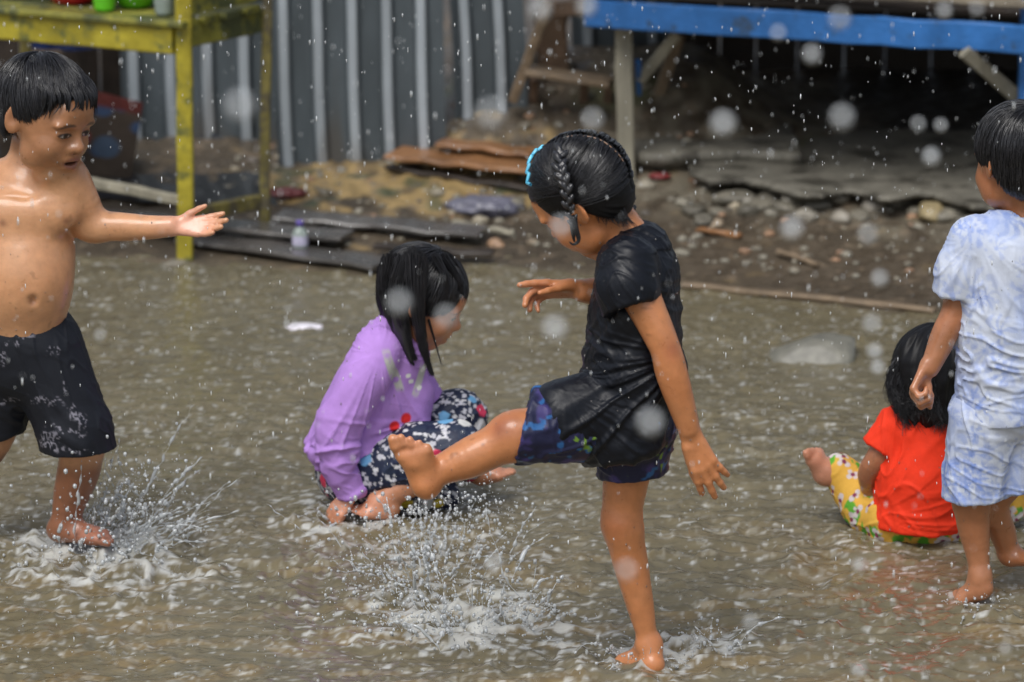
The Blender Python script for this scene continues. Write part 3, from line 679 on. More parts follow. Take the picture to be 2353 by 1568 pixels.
    S.cut(P(60, 716, 0), (-.10, -.30, 1), 150 * u, .004, c=P(60, 600, 0))
    def scol(V, N):
        c = np.array([.010, .012, .018]) * np.ones_like(V); x = (V[:, 0] - P(0, 900)[0]) / u; z = (P(0, 0)[2] - V[:, 2]) / u; zz = z / (z.max() + 1e-9)
        vy = 1030 + (P(0, 1030)[2] - V[:, 2]) / u
        n1 = vnoise(V * 26, 4); n2 = vnoise(V * 150, 6)
        for cx, cyy, w_, h_, tl in ((95, 892, 62, 9, .05), (60, 752, 45, 7, -.5), (120, 985, 22, 26, .4), (185, 930, 30, 12, .9), (150, 1005, 60, 7, .12), (165, 960, 40, 5, .25), (10, 800, 16, 20, .2), (20, 905, 22, 8, 0), (135, 780, 14, 12, .5), (150, 850, 30, 5, 1.1)):
            dx, dy = x - cx, vy - cyy; a = dx * math.cos(tl) + dy * math.sin(tl); b = -dx * math.sin(tl) + dy * math.cos(tl) + 5 * np.sin(a * .16)
            m = (sstep(1.1, .8, np.abs(a) / w_) * sstep(1.1, .7, np.abs(b) / h_) * sstep(.20, .08, np.abs(n2)) * sstep(-.5, -.1, n1))[:, None]
            c = c * (1 - m * .6) + np.array([.33, .32, .38]) * m * .6
        return c
    finish(S, 'shorts', M_CLOTHWET, root, scol, lambda V, N: folds(V, (.35, 0, -.93), 30, .004, 31, .12) + folds(V, (.8, 0, -.5), 40, .002, 32, .12))
    hl = lambda f, s: np.where(f > -.06, .07 + .24 * sstep(.10, .34, f) - .03 * np.abs(s), .07 - .30 * sstep(-.05, -.24, f))
    hair = cap_hair(hc, R, h, hl, 'hair', root, .0032, .014, lambda L: .0022 * vnoise(np.c_[np.arctan2(L[:, 1], L[:, 0]) * 9, L[:, 2] * 3, L[:, 0] * 3], 7))
    scalp_strands(hc, R, h, 7500, lambda f, s: hl(f, s) - .02, (-.45, .1, .9), .016, 'strands', hair, 3, (.5, 1.1), .0010, ncl=42)
    g = np.random.default_rng(12); gd = []
    for i in range(38):
        s = g.uniform(-.34, .34); f = .40 * math.sqrt(max(0, 1 - (s / .38) ** 2)) + .0; e = g.uniform(-.02, .14)
        L3 = [(f - .08, s * .95, .36), (f - .01, s, .31), (f + .02, s + g.normal(0, .01), .25 - e * .3), (f + .01, s + g.normal(0, .03), .21 - e)]
        gd.append([hc + (np.array(q) @ R) * h for q in L3])
    guide_strands(gd, 1100, (5.5 * u, .8 * u), 'strands', hair, 4, rad=.001)
    return root

# ============ the girl in the purple sweatshirt, sitting in the water ============
def girl_purple():
    F = Fig(900, 1172); P, u = F.P, F.u; Yv = np.array([0, 1., 0])
    root = person_root(F, 900, 1172, 'girl with long wet black hair in a purple sweatshirt crouching in the water')
    skin = np.array([.50, .215, .11])
    R = head_frame((.90, .02, -.42), (.25, -.05, 1)); hc = P(972, 682); h = 214 * u
    B = SDF(.0032)
    add_head(B, hc, R, h)
    B.chain([P(945, 720, 5), P(925, 770, 8), P(900, 800, 8)], [44 * u, 42 * u, 50 * u], .02)
    B.rc(P(895, 820, 5), P(810, 1030, 5), 62 * u, 78 * u, .03)
    sh, el_, wr = P(862, 818, -80), P(768, 972, -110), P(803, 1120, -100)
    B.chain([sh, P(812, 900, -100), el_, P(786, 1050, -108), wr], [34 * u, 32 * u, 29 * u, 29 * u, 23 * u], .02)
    add_hand(B, P(806, 1132, -98), (-.62, -.25, -.75), (-.3, .35, -.9), (.55, -.8, -.1), 105 * u, curl=(.5, .5, .5, .5), spread=(.08, .02, -.05, -.1), thumb=(.2, .95, .2), rr=1.25)
    B.chain([P(905, 820, 80), P(965, 900, 90), P(1000, 965, 70)], [34 * u, 30 * u, 26 * u], .02)
    B.chain([P(830, 1080, -30), P(950, 1050, -60), P(1045, 1030, -70)], [62 * u, 56 * u, 46 * u], .02)
    B.chain([P(1045, 1030, -70), P(960, 1095, -85), P(905, 1130, -95), P(872, 1152, -100)], [44 * u, 38 * u, 30 * u, 26 * u], .02)
    add_foot(B, P(870, 1154, -100), P(905, 1172, -98), P(838, 1176, -112), (0, -.2, 1), 120 * u, big=-1)
    B.chain([P(850, 1070, 50), P(960, 1000, 80), P(1050, 955, 85)], [62 * u, 54 * u, 44 * u], .02)
    B.chain([P(1050, 955, 85), P(1085, 1030, 85), P(1105, 1080, 80)], [42 * u, 36 * u, 26 * u], .02)
    add_foot(B, P(1105, 1080, 80), P(1092, 1096, 85), P(1150, 1090, 70), (0, 0, 1), 120 * u, big=1)
    def colf(V, N):
        c = skin_col(V, N, skin)
        for p_ in (P(795, 1165, -110), P(1150, 1090, 70), P(855, 1170, -110)): m = near(V, p_, 50 * u) * .5; c = c * (1 - m) + np.array([.72, .33, .22]) * m
        face_col(V, c, hc, R, h, skin, np.array([.40, .13, .10])); return c
    finish(B, 'body', M_SKIN, root, colf, lambda V, N: .0014 * fbm(V * 17, 3, 6))
    S = SDF(.0031)
    S.grp([(P(898, 815, 4), P(860, 905, 2), 84 * u, 92 * u), (P(860, 905, 2), P(808, 1020, 0), 92 * u, 96 * u), (P(930, 905, 10), P(900, 1000, 0), 62 * u, 76 * u), (P(868, 805, -70), P(905, 800, 70), 52 * u, 50 * u),
           (P(905, 775, 5), P(925, 752, 8), 52 * u, 46 * u)],
          [(P(930, 742, 5), (.45, 0, 1)), (P(800, 1052, 0), (.22, 0, -1))], .02, .02, [(P(930, 770, 6), P(955, 690, 8), 40 * u, 44 * u)])
    S.chain([P(866, 812, -78), P(842, 860, -98), P(806, 925, -110), P(776, 985, -114), P(775, 1035, -112), P(786, 1085, -104), P(794, 1108, -102)], [50 * u, 54 * u, 52 * u, 49 * u, 40 * u, 35 * u, 33 * u], .012)
    S.grp([(P(794, 1098, -102), P(803, 1128, -100), 36 * u, 31 * u)], [(P(804, 1140, -100), (.2, 0, -1))], .004, .01, [(P(803, 1122, -100), P(808, 1160, -98), 24 * u, 27 * u)])
    S.chain([P(905, 815, 78), P(945, 870, 92), P(985, 930, 88), P(1002, 962, 72)], [46 * u, 44 * u, 40 * u, 34 * u], .012)
    purple = np.array([.47, .26, .68])
    def pcol(V, N):
        c = purple * (1 + .10 * fbm(V * 12, 3, 3)[:, None]); x = (V[:, 0] - P(900, 900)[0]) / u; z = (V[:, 2] - P(0, 900)[2]) / u; y = (V[:, 1] - F.Y) / u
        fr = (y < 0) * (x > -45)
        # silvery collar print down the chest, two red motifs
        tri = np.abs(x - (20 + (z - 30) * -.30)); m = fr * sstep(11, 7, tri) * sstep(15, 35, z) * sstep(135, 120, z) * sstep(-.5, 0, vnoise(V * 60, 8))
        tri = np.abs(x - (62 + (z - 30) * .30)); m = np.maximum(m, fr * sstep(10, 6, tri) * sstep(-5, 10, z) * sstep(110, 95, z) * sstep(-.3, .1, vnoise(V * 60, 9)))
        m = m[:, None]; c = c * (1 - m) + np.array([.55, .55, .50]) * m
        for cx, cz, r in ((8, -62, 12), (34, -46, 12), (28, -75, 6)):
            m = (fr * sstep(1.1, .8, np.sqrt(((x - cx) / r) ** 2 + ((z - cz) / r / 1.15) ** 2)))[:, None]; c = c * (1 - m) + np.array([.72, .03, .03]) * m
        for cx, cz in ((40, 55), (46, 40), (72, 62), (64, 20)):
            m = (fr * sstep(1.1, .8, np.sqrt((x - cx) ** 2 + (z - cz) ** 2) / 6))[:, None]; c = c * (1 - m) + np.array([.85, .85, .8]) * m
        cu = sstep(14, 4, np.linalg.norm(V - P(790, 1094, -104), axis=1) / u - 30)[:, None] * 0
        return c
    def pf(V, N):
        z = (V[:, 2] - P(0, 1000)[2]) / u; elb = np.exp(-((z + 40) / 70) ** 2)
        return fan_folds(V, P(880, 790, -60), 7, .0062, 41) * sstep(-60, 120, z) + elb * folds(V, (1, 0, -.25), 40, .0080, 42, .09) + fan_folds(V, P(1010, 960, -40), 8, .0080, 43) * sstep(120, 0, z) + .001
    finish(S, 'sweatshirt', M_CLOTH, root, pcol, pf)
    S = SDF(.0032)
    S.grp([(P(820, 1085, -20), P(960, 1050, -62), 84 * u, 78 * u), (P(960, 1050, -62), P(1052, 1022, -70), 78 * u, 56 * u), (P(1045, 1030, -72), P(985, 1085, -82), 56 * u, 52 * u)], [], .01, .015)
    S.grp([(P(800, 1085, 20), P(930, 1130, 20), 74 * u, 56 * u), (P(930, 1135, 20), P(1020, 1140, 30), 44 * u, 38 * u)], [], .01, .015)
    S.chain([P(850, 1070, 50), P(970, 1000, 80), P(1052, 952, 86), P(1068, 1000, 88), P(1078, 1062, 86)], [80 * u, 68 * u, 60 * u, 52 * u, 44 * u], .01)
    def trc(V, N):
        c = np.array([.012, .018, .045]) * np.ones_like(V)
        stamps(V, N, c, 3000, 5, u, [(.60, .60, .62), (.5, .5, .55), (.02, .03, .06)], 2.5, 6, jag=.5)
        stamps(V, N, c, 150, 8, u, [(.62, .62, .60), (.02, .03, .06), (.14, .36, .60), (.02, .03, .06), (.60, .04, .10), (.02, .03, .06), (.66, .50, .05), (.02, .03, .06), (.60, .04, .10), (.55, .55, .58), (.02, .03, .06), (.14, .36, .60)], 9, 19)
        return c
    finish(S, 'trousers', M_CLOTHWET, root, trc, lambda V, N: folds(V, (.9, 0, .3), 34, .003, 45, .15))
    hl = lambda f, s: np.where(f > .05, -.05 + .27 * sstep(.12, .40, f) , -.60 * sstep(.06, -.08, f) - .05)
    hair = cap_hair(hc, R, h, hl, 'hair', root, .0033, .035, lambda L: .0015 * vnoise(np.c_[np.arctan2(L[:, 1], L[:, 0]) * 12, L[:, 2] * 2, L[:, 0]], 7))
    Hh = SDF(.0032)
    Hh.chain([P(925, 610, 10), P(918, 680, 25), P(912, 730, 35), P(890, 775, 35)], [46 * u, 46 * u, 38 * u, 16 * u], .02, n=(1, 0, 0), sc=.8)
    Hh.chain([P(935, 600, -40), P(912, 660, -56), P(918, 720, -66), P(930, 780, -72), P(945, 828, -72)], [20 * u, 26 * u, 24 * u, 17 * u, 5 * u], .02)
    Hh.chain([P(965, 600, -60), P(962, 660, -78), P(966, 720, -86), P(974, 790, -90), P(990, 850, -88)], [12 * u, 15 * u, 11 * u, 6 * u, 3 * u], .01)
    lk = finish(Hh, 'locks', M_HAIR, root, lambda V, N: np.ones_like(V) * .01, lambda V, N: .0025 * vnoise(V * np.array([90, 90, 8.]), 3)); lk.parent = hair
    scalp_strands(hc, R, h, 3600, lambda f, s: hl(f, s) - .05, (.05, .0, 1), .036, 'strands', hair, 3, (.6, 1.2), .0013, ncl=26)
    gd = [[P(900, 600, -50), P(888, 660, -60), P(900, 720, -68), P(925, 790, -72), P(948, 838, -70)], [P(930, 600, -70), P(912, 660, -82), P(922, 730, -82), P(940, 800, -74), P(955, 826, -72)],
          [P(890, 620, 0), P(880, 680, 5), P(884, 730, 15), P(858, 765, 15)], [P(950, 590, -80), P(952, 660, -96), P(962, 730, -98), P(972, 800, -92), P(994, 862, -88)],
          [P(960, 600, -85), P(960, 680, -96), P(966, 750, -98), P(985, 835, -90)]]
    guide_strands(gd, 2200, (26 * u, 4 * u), 'strands', hair, 4, rad=.0012, curl=5 * u)
    gd = [[P(1020, 590, -60), P(1052, 640, -55), P(1060, 680, -50)], [P(1000, 590, -75), P(1024, 640, -80), P(1020, 690, -78)], [P(1030, 590, -30), P(1062, 640, -20), P(1066, 690, -15)]]
    guide_strands(gd, 420, (12 * u, 3 * u), 'strands', hair, 5, rad=.0009, curl=3 * u)
    guide_strands([[P(985, 735, -70), P(998, 780, -64), P(1008, 815, -60), P(1016, 842, -60)]], 40, (3 * u, 1 * u), 'strands', hair, 15, rad=.0008)
    gd = [[P(880, 730, 20), P(840, 770, 10), P(800, 830, 5)], [P(876, 740, 25), P(846, 775, 15), P(815, 815, 5)]]
    guide_strands(gd, 160, (9 * u, 3 * u), 'strands', hair, 6, rad=.001)
    return root

# ============ the small girl in red, seated with her back to the camera ============
def girl_red():
    F = Fig(2110, 1236); P, u = F.P, F.u; Yv = np.array([0, 1., 0])
    root = person_root(F, 2110, 1236, 'small child in a red top and yellow flowered trousers sitting with back turned')
    skin = np.array([.36, .15, .075])
    R = head_frame((.25, .93, -.1), (.0, -.05, 1)); hc = P(2150, 868, 10); h = 228 * u
    B = SDF(.0034)
    add_head(B, hc, R, h)
    B.chain([P(2145, 930, 5), P(2140, 975, 5)], [42 * u, 46 * u], .02)
    B.rc(P(2125, 1010, 5), P(2110, 1180, 5), 74 * u, 80 * u, .03)
    B.chain([P(2055, 1000, 0), P(2022, 1050, -5), P(1998, 1090, 15), P(2004, 1130, 60)], [38 * u, 31 * u, 27 * u, 22 * u], .02)
    add_hand(B, P(2004, 1135, 62), (.2, .5, -.8), (0, .8, -.4), (-1, 0, 0), 90 * u)
    B.chain([P(2190, 1010, 0), P(2235, 1080, 10), P(2255, 1140, 50)], [38 * u, 30 * u, 22 * u], .02)
    add_hand(B, P(2256, 1145, 52), (.2, .5, -.8), (0, .8, -.4), (-1, 0, 0), 90 * u)
    B.chain([P(2070, 1190, 10), P(1990, 1150, 90), P(1935, 1100, 110), P(1905, 1080, 112)], [60 * u, 46 * u, 32 * u, 26 * u], .02)
    add_foot(B, P(1902, 1082, 112), P(1893, 1100, 118), P(1872, 1048, 96), (.45, -.75, .25), 122 * u, big=1)
    B.chain([P(2150, 1190, 10), P(2260, 1150, 60), P(2302, 1120, 80), P(2310, 1180, 90)], [60 * u, 46 * u, 34 * u, 26 * u], .02)
    def colf(V, N):
        c = skin_col(V, N, skin); m = near(V, P(1878, 1060, 110), 60 * u) * .8; c = c * (1 - m) + np.array([.66, .32, .22]) * m
        face_col(V, c, hc, R, h, skin, np.array([.3, .1, .1])); return c
    finish(B, 'body', M_SKIN, root, colf, lambda V, N: .0014 * fbm(V * 17, 3, 6))
    S = SDF(.0032)
    S.grp([(P(2130, 1000, 4), P(2118, 1100, 0), 88 * u, 102 * u), (P(2118, 1100, 0), P(2108, 1200, 0), 102 * u, 108 * u), (P(2072, 985, 0), P(2190, 985, 5), 48 * u, 48 * u)],
          [(P(2110, 1204, 0), (-.06, 0, -1)), (P(2140, 925, 0), (0, 0, 1))], .02, .018, [(P(2110, 1200, 0), P(2108, 1260, 0), 84 * u, 90 * u)])
    ax = nrm(P(2015, 1060, -5) - P(2060, 985, 0))
    S.grp([(P(2066, 985, 0), P(2015, 1055, -6), 52 * u, 50 * u)], [(P(2030, 1036, -5), ax)], .014, .012, [(P(2035, 1020, -4), P(2005, 1080, -6), 38 * u, 40 * u)])
    S.grp([(P(2195, 985, 0), P(2240, 1055, -6), 52 * u, 48 * u)], [(P(2230, 1040, -5), nrm(P(2240, 1060) - P(2195, 985)))], .014, .012)
    finish(S, 'shirt', M_CLOTH, root, lambda V, N: np.array([.82, .042, .012]) * (1 + .10 * fbm(V * 16, 3, 3)[:, None]),
           lambda V, N: fan_folds(V, P(2020, 1180, -60), 7, .0050, 57) + folds(V, (.6, 0, -.8), 26, .0035, 51, .1) + folds(V, (1, 0, .12), 30, .0035, 52, .12) * sstep(P(0, 1060)[2] + .02, P(0, 1120)[2], V[:, 2]))
    S = SDF(.0032)
    S.chain([P(2080, 1196, 10), P(2010, 1180, 60), P(1965, 1125, 105), P(1928, 1078, 116)], [66 * u, 60 * u, 52 * u, 38 * u], .012)
    S.chain([P(2120, 1200, 10), P(2210, 1180, 50), P(2285, 1135, 80), P(2310, 1110, 90), P(2318, 1165, 100)], [66 * u, 62 * u, 46 * u, 34 * u, 40 * u], .012)
    S.rc(P(2050, 1195, 0), P(2170, 1200, 0), 62 * u, 62 * u, .02)
    def trc(V, N):
        c = np.array([.66, .38, .06]) * np.ones_like(V)
        stamps(V, N, c, 120, 6, u, [(.10, .34, .03), (.10, .34, .03)], 9, 16, jag=.5)
        flower_stamps(V, c, 150, 9, 18 * u, (.58, .52, .52), (.20, .03, .08))
        return c
    finish(S, 'trousers', M_CLOTH, root, trc, lambda V, N: folds(V, (.8, 0, .6), 32, .003, 55, .15))
    hl = lambda f, s: np.where(f > .1, .15, -.7)
    def ex(Hh):
        Hh.chain([P(2140, 840, -20), P(2130, 900, -30), P(2135, 945, -32), P(2150, 968, -32)], [88 * u, 74 * u, 50 * u, 16 * u], .02)
        Hh.chain([P(2100, 860, -10), P(2085, 920, -10), P(2110, 955, -20)], [44 * u, 36 * u, 14 * u], .02)
        Hh.chain([P(2185, 870, -10), P(2180, 930, -20), P(2172, 968, -20)], [44 * u, 36 * u, 10 * u], .02)
    hair = cap_hair(hc, R, h, hl, 'hair', root, .0034, .03, lambda L: .007 * vnoise(np.c_[np.arctan2(L[:, 1], L[:, 0]) * 10, L[:, 2] * 5, L[:, 0] * 3], 7), extra=ex)
    g = np.random.default_rng(9); gd = []
    for i in range(40):
        x = g.uniform(-1, 1); gd.append([P(2145 + 62 * x, 790 - 14 * (1 - x * x) + 20, -70 + 40 * abs(x)), P(2138 + 92 * x * .9, 850, -96 + 60 * abs(x)), P(2132 + 82 * x, 905, -98 + 50 * abs(x)), P(2138 + 66 * x + g.normal(0, 14), 962 + g.uniform(-45, 30), -100 + 30 * abs(x))])
    guide_strands(gd, 3800, (18 * u, 9 * u), 'strands', hair, 10, rad=.0013, curl=20 * u)
    return root

# ============ the boy at the right edge in the blue palm print ============
def boy_right():
    F = Fig(2260, 1385); P, u = F.P, F.u; Yv = np.array([0, 1., 0])
    root = person_root(F, 2260, 1385, 'boy seen from behind in pale blue palm print shirt and matching shorts')
    skin = np.array([.38, .155, .07])
    R = head_frame((-.42, .88, -.12), (.03, -.02, 1)); hc = P(2338, 365, 0); h = 238 * u
    B = SDF(.0032)
    add_head(B, hc, R, h)
    B.chain([P(2352, 430, 0), P(2358, 480, 0), P(2355, 530, 0)], [50 * u, 50 * u, 60 * u], .02)
    B.rc(P(2250, 560, 0), P(2440, 560, 30), 48 * u, 48 * u, .03)
    B.rc(P(2320, 600, 10), P(2305, 900, 5), 78 * u, 84 * u, .03, n=(1, 0, 0), sc=1.15)
    B.chain([P(2228, 560, 0), P(2208, 640, -6), P(2196, 712, -8), P(2170, 770, -18), P(2146, 825, -30), P(2135, 845, -34)], [42 * u, 36 * u, 32 * u, 31 * u, 25 * u, 24 * u], .02)
    add_hand(B, P(2130, 838, -32), (-.42, -.3, -.85), (.75, -.35, -.2), (-.5, .8, -.1), 140 * u, curl=(1.2, 1.25, 1.25, 1.25), spread=(.08, .02, -.04, -.1), thumb=(.1, .9, .75), rr=1.2)
    B.chain([P(2445, 565, 20), P(2470, 660, 20), P(2475, 760, 0)], [42 * u, 34 * u, 26 * u], .02)
    B.chain([P(2262, 960, 0), P(2250, 1060, 5), P(2232, 1150, 12)], [72 * u, 54 * u, 42 * u], .02)
    B.chain([P(2234, 1140, 12), P(2236, 1200, 16), P(2246, 1270, 12), P(2252, 1318, 6)], [41 * u, 39 * u, 28 * u, 22 * u], .02)
    add_foot(B, P(2253, 1322, 4), P(2268, 1352, -4), P(2208, 1372, 30), (.35, -.5, .8), 128 * u, big=-1)
    B.chain([P(2360, 960, 30), P(2330, 1070, 40), P(2282, 1150, 60), P(2302, 1220, 80), P(2318, 1268, 90)], [72 * u, 54 * u, 40 * u, 32 * u, 24 * u], .02)
    add_foot(B, P(2318, 1270, 90), P(2312, 1282, 90), P(2368, 1285, 60), (0, 0, 1), 110 * u, big=1)
    def colf(V, N):
        c = skin_col(V, N, skin)
        for p_ in (P(2240, 1365, 0), P(2105, 880, -45)): m = near(V, p_, 62 * u) * .5; c = c * (1 - m) + np.array([.58, .25, .13]) * m
        face_col(V, c, hc, R, h, skin, np.array([.3, .1, .1])); return c
    finish(B, 'body', M_SKIN, root, colf, lambda V, N: .0014 * fbm(V * 17, 3, 6))
    S = SDF(.0032)
    S.grp([(P(2318, 590, 8), P(2308, 760, 6), 96 * u, 98 * u, (1, 0, 0), 1.15), (P(2308, 760, 6), P(2304, 940, 4), 98 * u, 100 * u, (1, 0, 0), 1.08), (P(2246, 556, 0), P(2440, 556, 30), 60 * u, 60 * u), (P(2330, 520, 0), P(2370, 518, 0), 62 * u, 62 * u)],
          [(P(2310, 962, 0), (.06, 0, -1)), (P(2355, 487, 0), (.05, .25, 1))], .02, .018, [(P(2310, 930, 4), P(2310, 1010, 4), 88 * u, 92 * u), (P(2356, 500, 2), P(2356, 440, 2), 54 * u, 58 * u)])
    ax = nrm((-.10, 0, -1))
    S.grp([(P(2236, 560, 0), P(2208, 625, -4), 58 * u, 56 * u), (P(2208, 625, -4), P(2188, 710, -6), 56 * u, 50 * u)], [(P(2188, 676, -6), ax)], .014, .012, [(P(2196, 650, -5), P(2186, 720, -6), 40 * u, 42 * u)])
    S.grp([(P(2440, 560, 30), P(2470, 700, 30), 56 * u, 50 * u)], [(P(2465, 680, 30), (0, 0, -1))], .014, .012)
    def prt(V, N):
        c = np.array([.57, .62, .73]) * (1 + .05 * fbm(V * 20, 2, 3)[:, None]); g = np.random.default_rng(77); blue = np.array([.14, .24, .62])
        x, z = V[:, 0], V[:, 2]
        for j in range(110):
            i = g.integers(len(V)); cx, cz = x[i], z[i]; big = g.uniform(.35, 1.2) * 52 * u; near_ = (np.abs(V - V[i]).max(1) < big * 1.2)
            if not near_.any(): continue
            dx, dz = x[near_] - cx, z[near_] - cz; rr = np.sqrt(dx * dx + dz * dz) / big; th = np.arctan2(dz, dx)
            nf = 7 + j % 4; th = th + .5 * vnoise(V[near_] * 30, j % 7); fr = np.abs(((th + .35 * rr + j) * nf / (2 * math.pi)) % 1 - .5) * 2
            m = sstep(.40, .62, fr) * sstep(1., .8, rr) * (.45 + .45 * sstep(.25, -.1, rr)) * sstep(-.6, -.1, vnoise(V[near_] * 90, 5))
            m = np.maximum(m, sstep(1., .4, rr / .22) * .8)[:, None] * g.uniform(.25, .9)
            c[near_] = c[near_] * (1 - m) + blue * m
        wash = (sstep(-.15, .5, fbm(V * 13, 3, 44)) * .6)[:, None]; return c * (1 - wash) + np.array([.36, .46, .76]) * wash
    def pf(V, N):
        z = (V[:, 2] - P(0, 800)[2]) / u; wd = np.exp(-((z + 20) / 90) ** 2)
        return fan_folds(V, P(2240, 540, -40), 7, .0045, 68) * sstep(-60, 60, z) + folds(V, (.12, 0, -1), 46, .0026, 61, .06) * sstep(-60, 60, z) + wd * folds(V, (1, .1, -.25), 46, .0070, 62, .06) + folds(V, (1, .1, .35), 36, .003, 63, .1) * sstep(0, -80, z)
    finish(S, 'shirt', M_CLOTH, root, prt, pf)
    S = SDF(.0032)
    S.grp([(P(2268, 960, 2), P(2244, 1090, 6), 88 * u, 72 * u), (P(2244, 1090, 6), P(2238, 1180, 8), 72 * u, 74 * u)], [(P(2238, 1142, 6), (.06, 0, -1))], .012, .012, [(P(2240, 1100, 8), P(2236, 1190, 10), 52 * u, 62 * u)])
    S.grp([(P(2370, 960, 30), P(2345, 1080, 40), 88 * u, 72 * u), (P(2345, 1080, 40), P(2335, 1160, 44), 72 * u, 70 * u)], [(P(2330, 1120, 42), (.2, 0, -1))], .012, .012)
    S.el(P(2312, 940, 5), (112 * u, 90 * u, 80 * u), None, .012)
    finish(S, 'shorts', M_CLOTH, root, prt, lambda V, N: folds(V, (.3, 0, -1), 30, .0045, 65, .1) + folds(V, (1, 0, -.3), 40, .002, 66, .12))
    hl = lambda f, s: np.where(f > -.02, .06, .06 - .36 * sstep(-.02, -.22, f))
    hair = cap_hair(hc, R, h, hl, 'hair', root, .0032, .03, lambda L: .002 * vnoise(np.c_[np.arctan2(L[:, 1], L[:, 0] + .2) * 9, L[:, 2] * 3, L[:, 0] * 3], 7), mat=M_HAIRB)
    scalp_strands(hc, R, h, 7500, lambda f, s: hl(f, s) - .04, (-.55, -.15, .8), .031, 'strands', hair, 3, (.4, .9), .0010, flop=.5, ncl=42)
    return root
M_HAIRB = material('dark_brown_hair', (.022, .014, .010), rough=.42, var=.3, vscale=60, spec=.5)
girl_black(); boy_left(); girl_purple(); girl_red(); boy_right()
# ---------------------------------------------------------------- ground, water
_wl = [(-900, 540), (-300, 565), (200, 592), (430, 606), (620, 606), (800, 628), (1130, 606), (1300, 622), (1560, 655), (1900, 700), (2353, 742), (3200, 800)]
_wp = np.array([G(*p)[:2] for p in _wl])
def Yw(x): return np.interp(x, _wp[:, 0], _wp[:, 1])
_md = W(1280, 270, 13.35)
def terr(x, y):
    x = np.asarray(x, float); y = np.asarray(y, float); P3 = np.stack([x, y, 0 * x], -1)
    t = y - Yw(x) + .05 * fbm(P3 * 3.1, 3, 2)
    h = -.07 + .075 * sstep(-.25, .03, t) + .085 * sstep(.0, 1.2, t) + .05 * sstep(.6, 2.2, t) + .02 * np.clip(t - 1.5, 0, 6)
    h = h + .24 * np.exp(-(np.maximum(0, np.abs(x - _md[0] - .12) - .30) / .24) ** 2 - (np.maximum(0, np.abs(y - _md[1]) - .1) / .34) ** 2)
    on = sstep(.0, .4, t)
    h = h + on * (.020 * fbm(P3 * 5, 4, 5) + .010 * fbm(P3 * 19, 3, 7))
    rb = sstep(.45, .8, t) * sstep(1.6, 1.1, t); h = h + rb * .026 * np.abs(fbm(P3 * 12, 3, 9))
    return h
def axis(lo, hi, step, far, n=26):
    a = np.arange(lo, hi, step); e = np.geomspace(step, far, n); return np.concatenate([(lo - np.cumsum(e))[::-1], a, a[-1] + np.cumsum(e)])
def sheet(xs, ys, zf):
    X, Y = np.meshgrid(xs, ys); Z = zf(X, Y); n, m = X.shape
    i = np.arange(n - 1)[:, None] * m + np.arange(m - 1)[None]; Fq = np.stack([i, i + 1, i + m + 1, i + m], -1).reshape(-1, 4)
    return np.stack([X, Y, Z], -1).reshape(-1, 3), Fq
M_EARTH = material('wet_earth', attr=True, rough=.55, var=.22, vscale=26, bump=.6, bscale=55, bdist=.01, rvar=.25, coat=.12, croug=.25)
V, Fq = sheet(axis(-2.6, 2.6, .013, 14), np.concatenate([[-3, 2, 6, 8, 9, 10], np.arange(10.6, 14.4, .015), 14.4 + np.cumsum(np.geomspace(.02, 14, 26))]), terr)
t = V[:, 1] - Yw(V[:, 0]); n1 = fbm(V * np.array([4, 4, 1.]), 4, 3); n2 = fbm(V * 16, 3, 8); n3 = fbm(V * np.array([2.2, 3, 1.]), 3, 12)
col = np.array([.070, .054, .036]) * (1 + .3 * n1[:, None] + .25 * n2[:, None])
def mixc(col, m, c): m = np.clip(m, 0, 1)[:, None]; return col * (1 - m) + np.array(c) * m
right = sstep(.1, .5, V[:, 0])
col = mixc(col, right * sstep(.55, .85, t + .1 * n1) * sstep(-.25, .35, n2 + .3 * n3) * .85, (.17, .15, .11))        # paler broken rubble strip
q = G(900, 460, .05); yel = np.exp(-((V[:, 0] - q[0]) / .50) ** 2 - ((V[:, 1] - q[1] - .08) / .28) ** 2)
col = mixc(col, sstep(.35, .85, yel + .75 * n2 + .35 * n1) * .8, (.38, .265, .11))                                    # spilled yellow sand
col = mixc(col, sstep(.35, .7, yel + .4 * n3) * sstep(.1, .4, vnoise(V * 13, 41)) * .8, (.06, .075, .04))
col = mixc(col, sstep(.25, .6, fbm(V * 3, 3, 30)) * sstep(.9, 1.3, t) * .7, (.09, .10, .045))                        # moss
col = mixc(col, sstep(.45, .6, vnoise(V * 33, 61)) * .5, (.20, .15, .10))
col = mixc(col, sstep(.1, -.05, t) * .4, (.12, .10, .065)); col = mixc(col, sstep(12.75, 13.2, V[:, 1]) * sstep(.9, 1.3, V[:, 0] + .2 * n1) * .85, (.016, .014, .011))  # last mix paints the shade under the blue stall into the ground colour
tag(mesh_np('ground', V, Fq, M_EARTH, col=col), kind='structure')

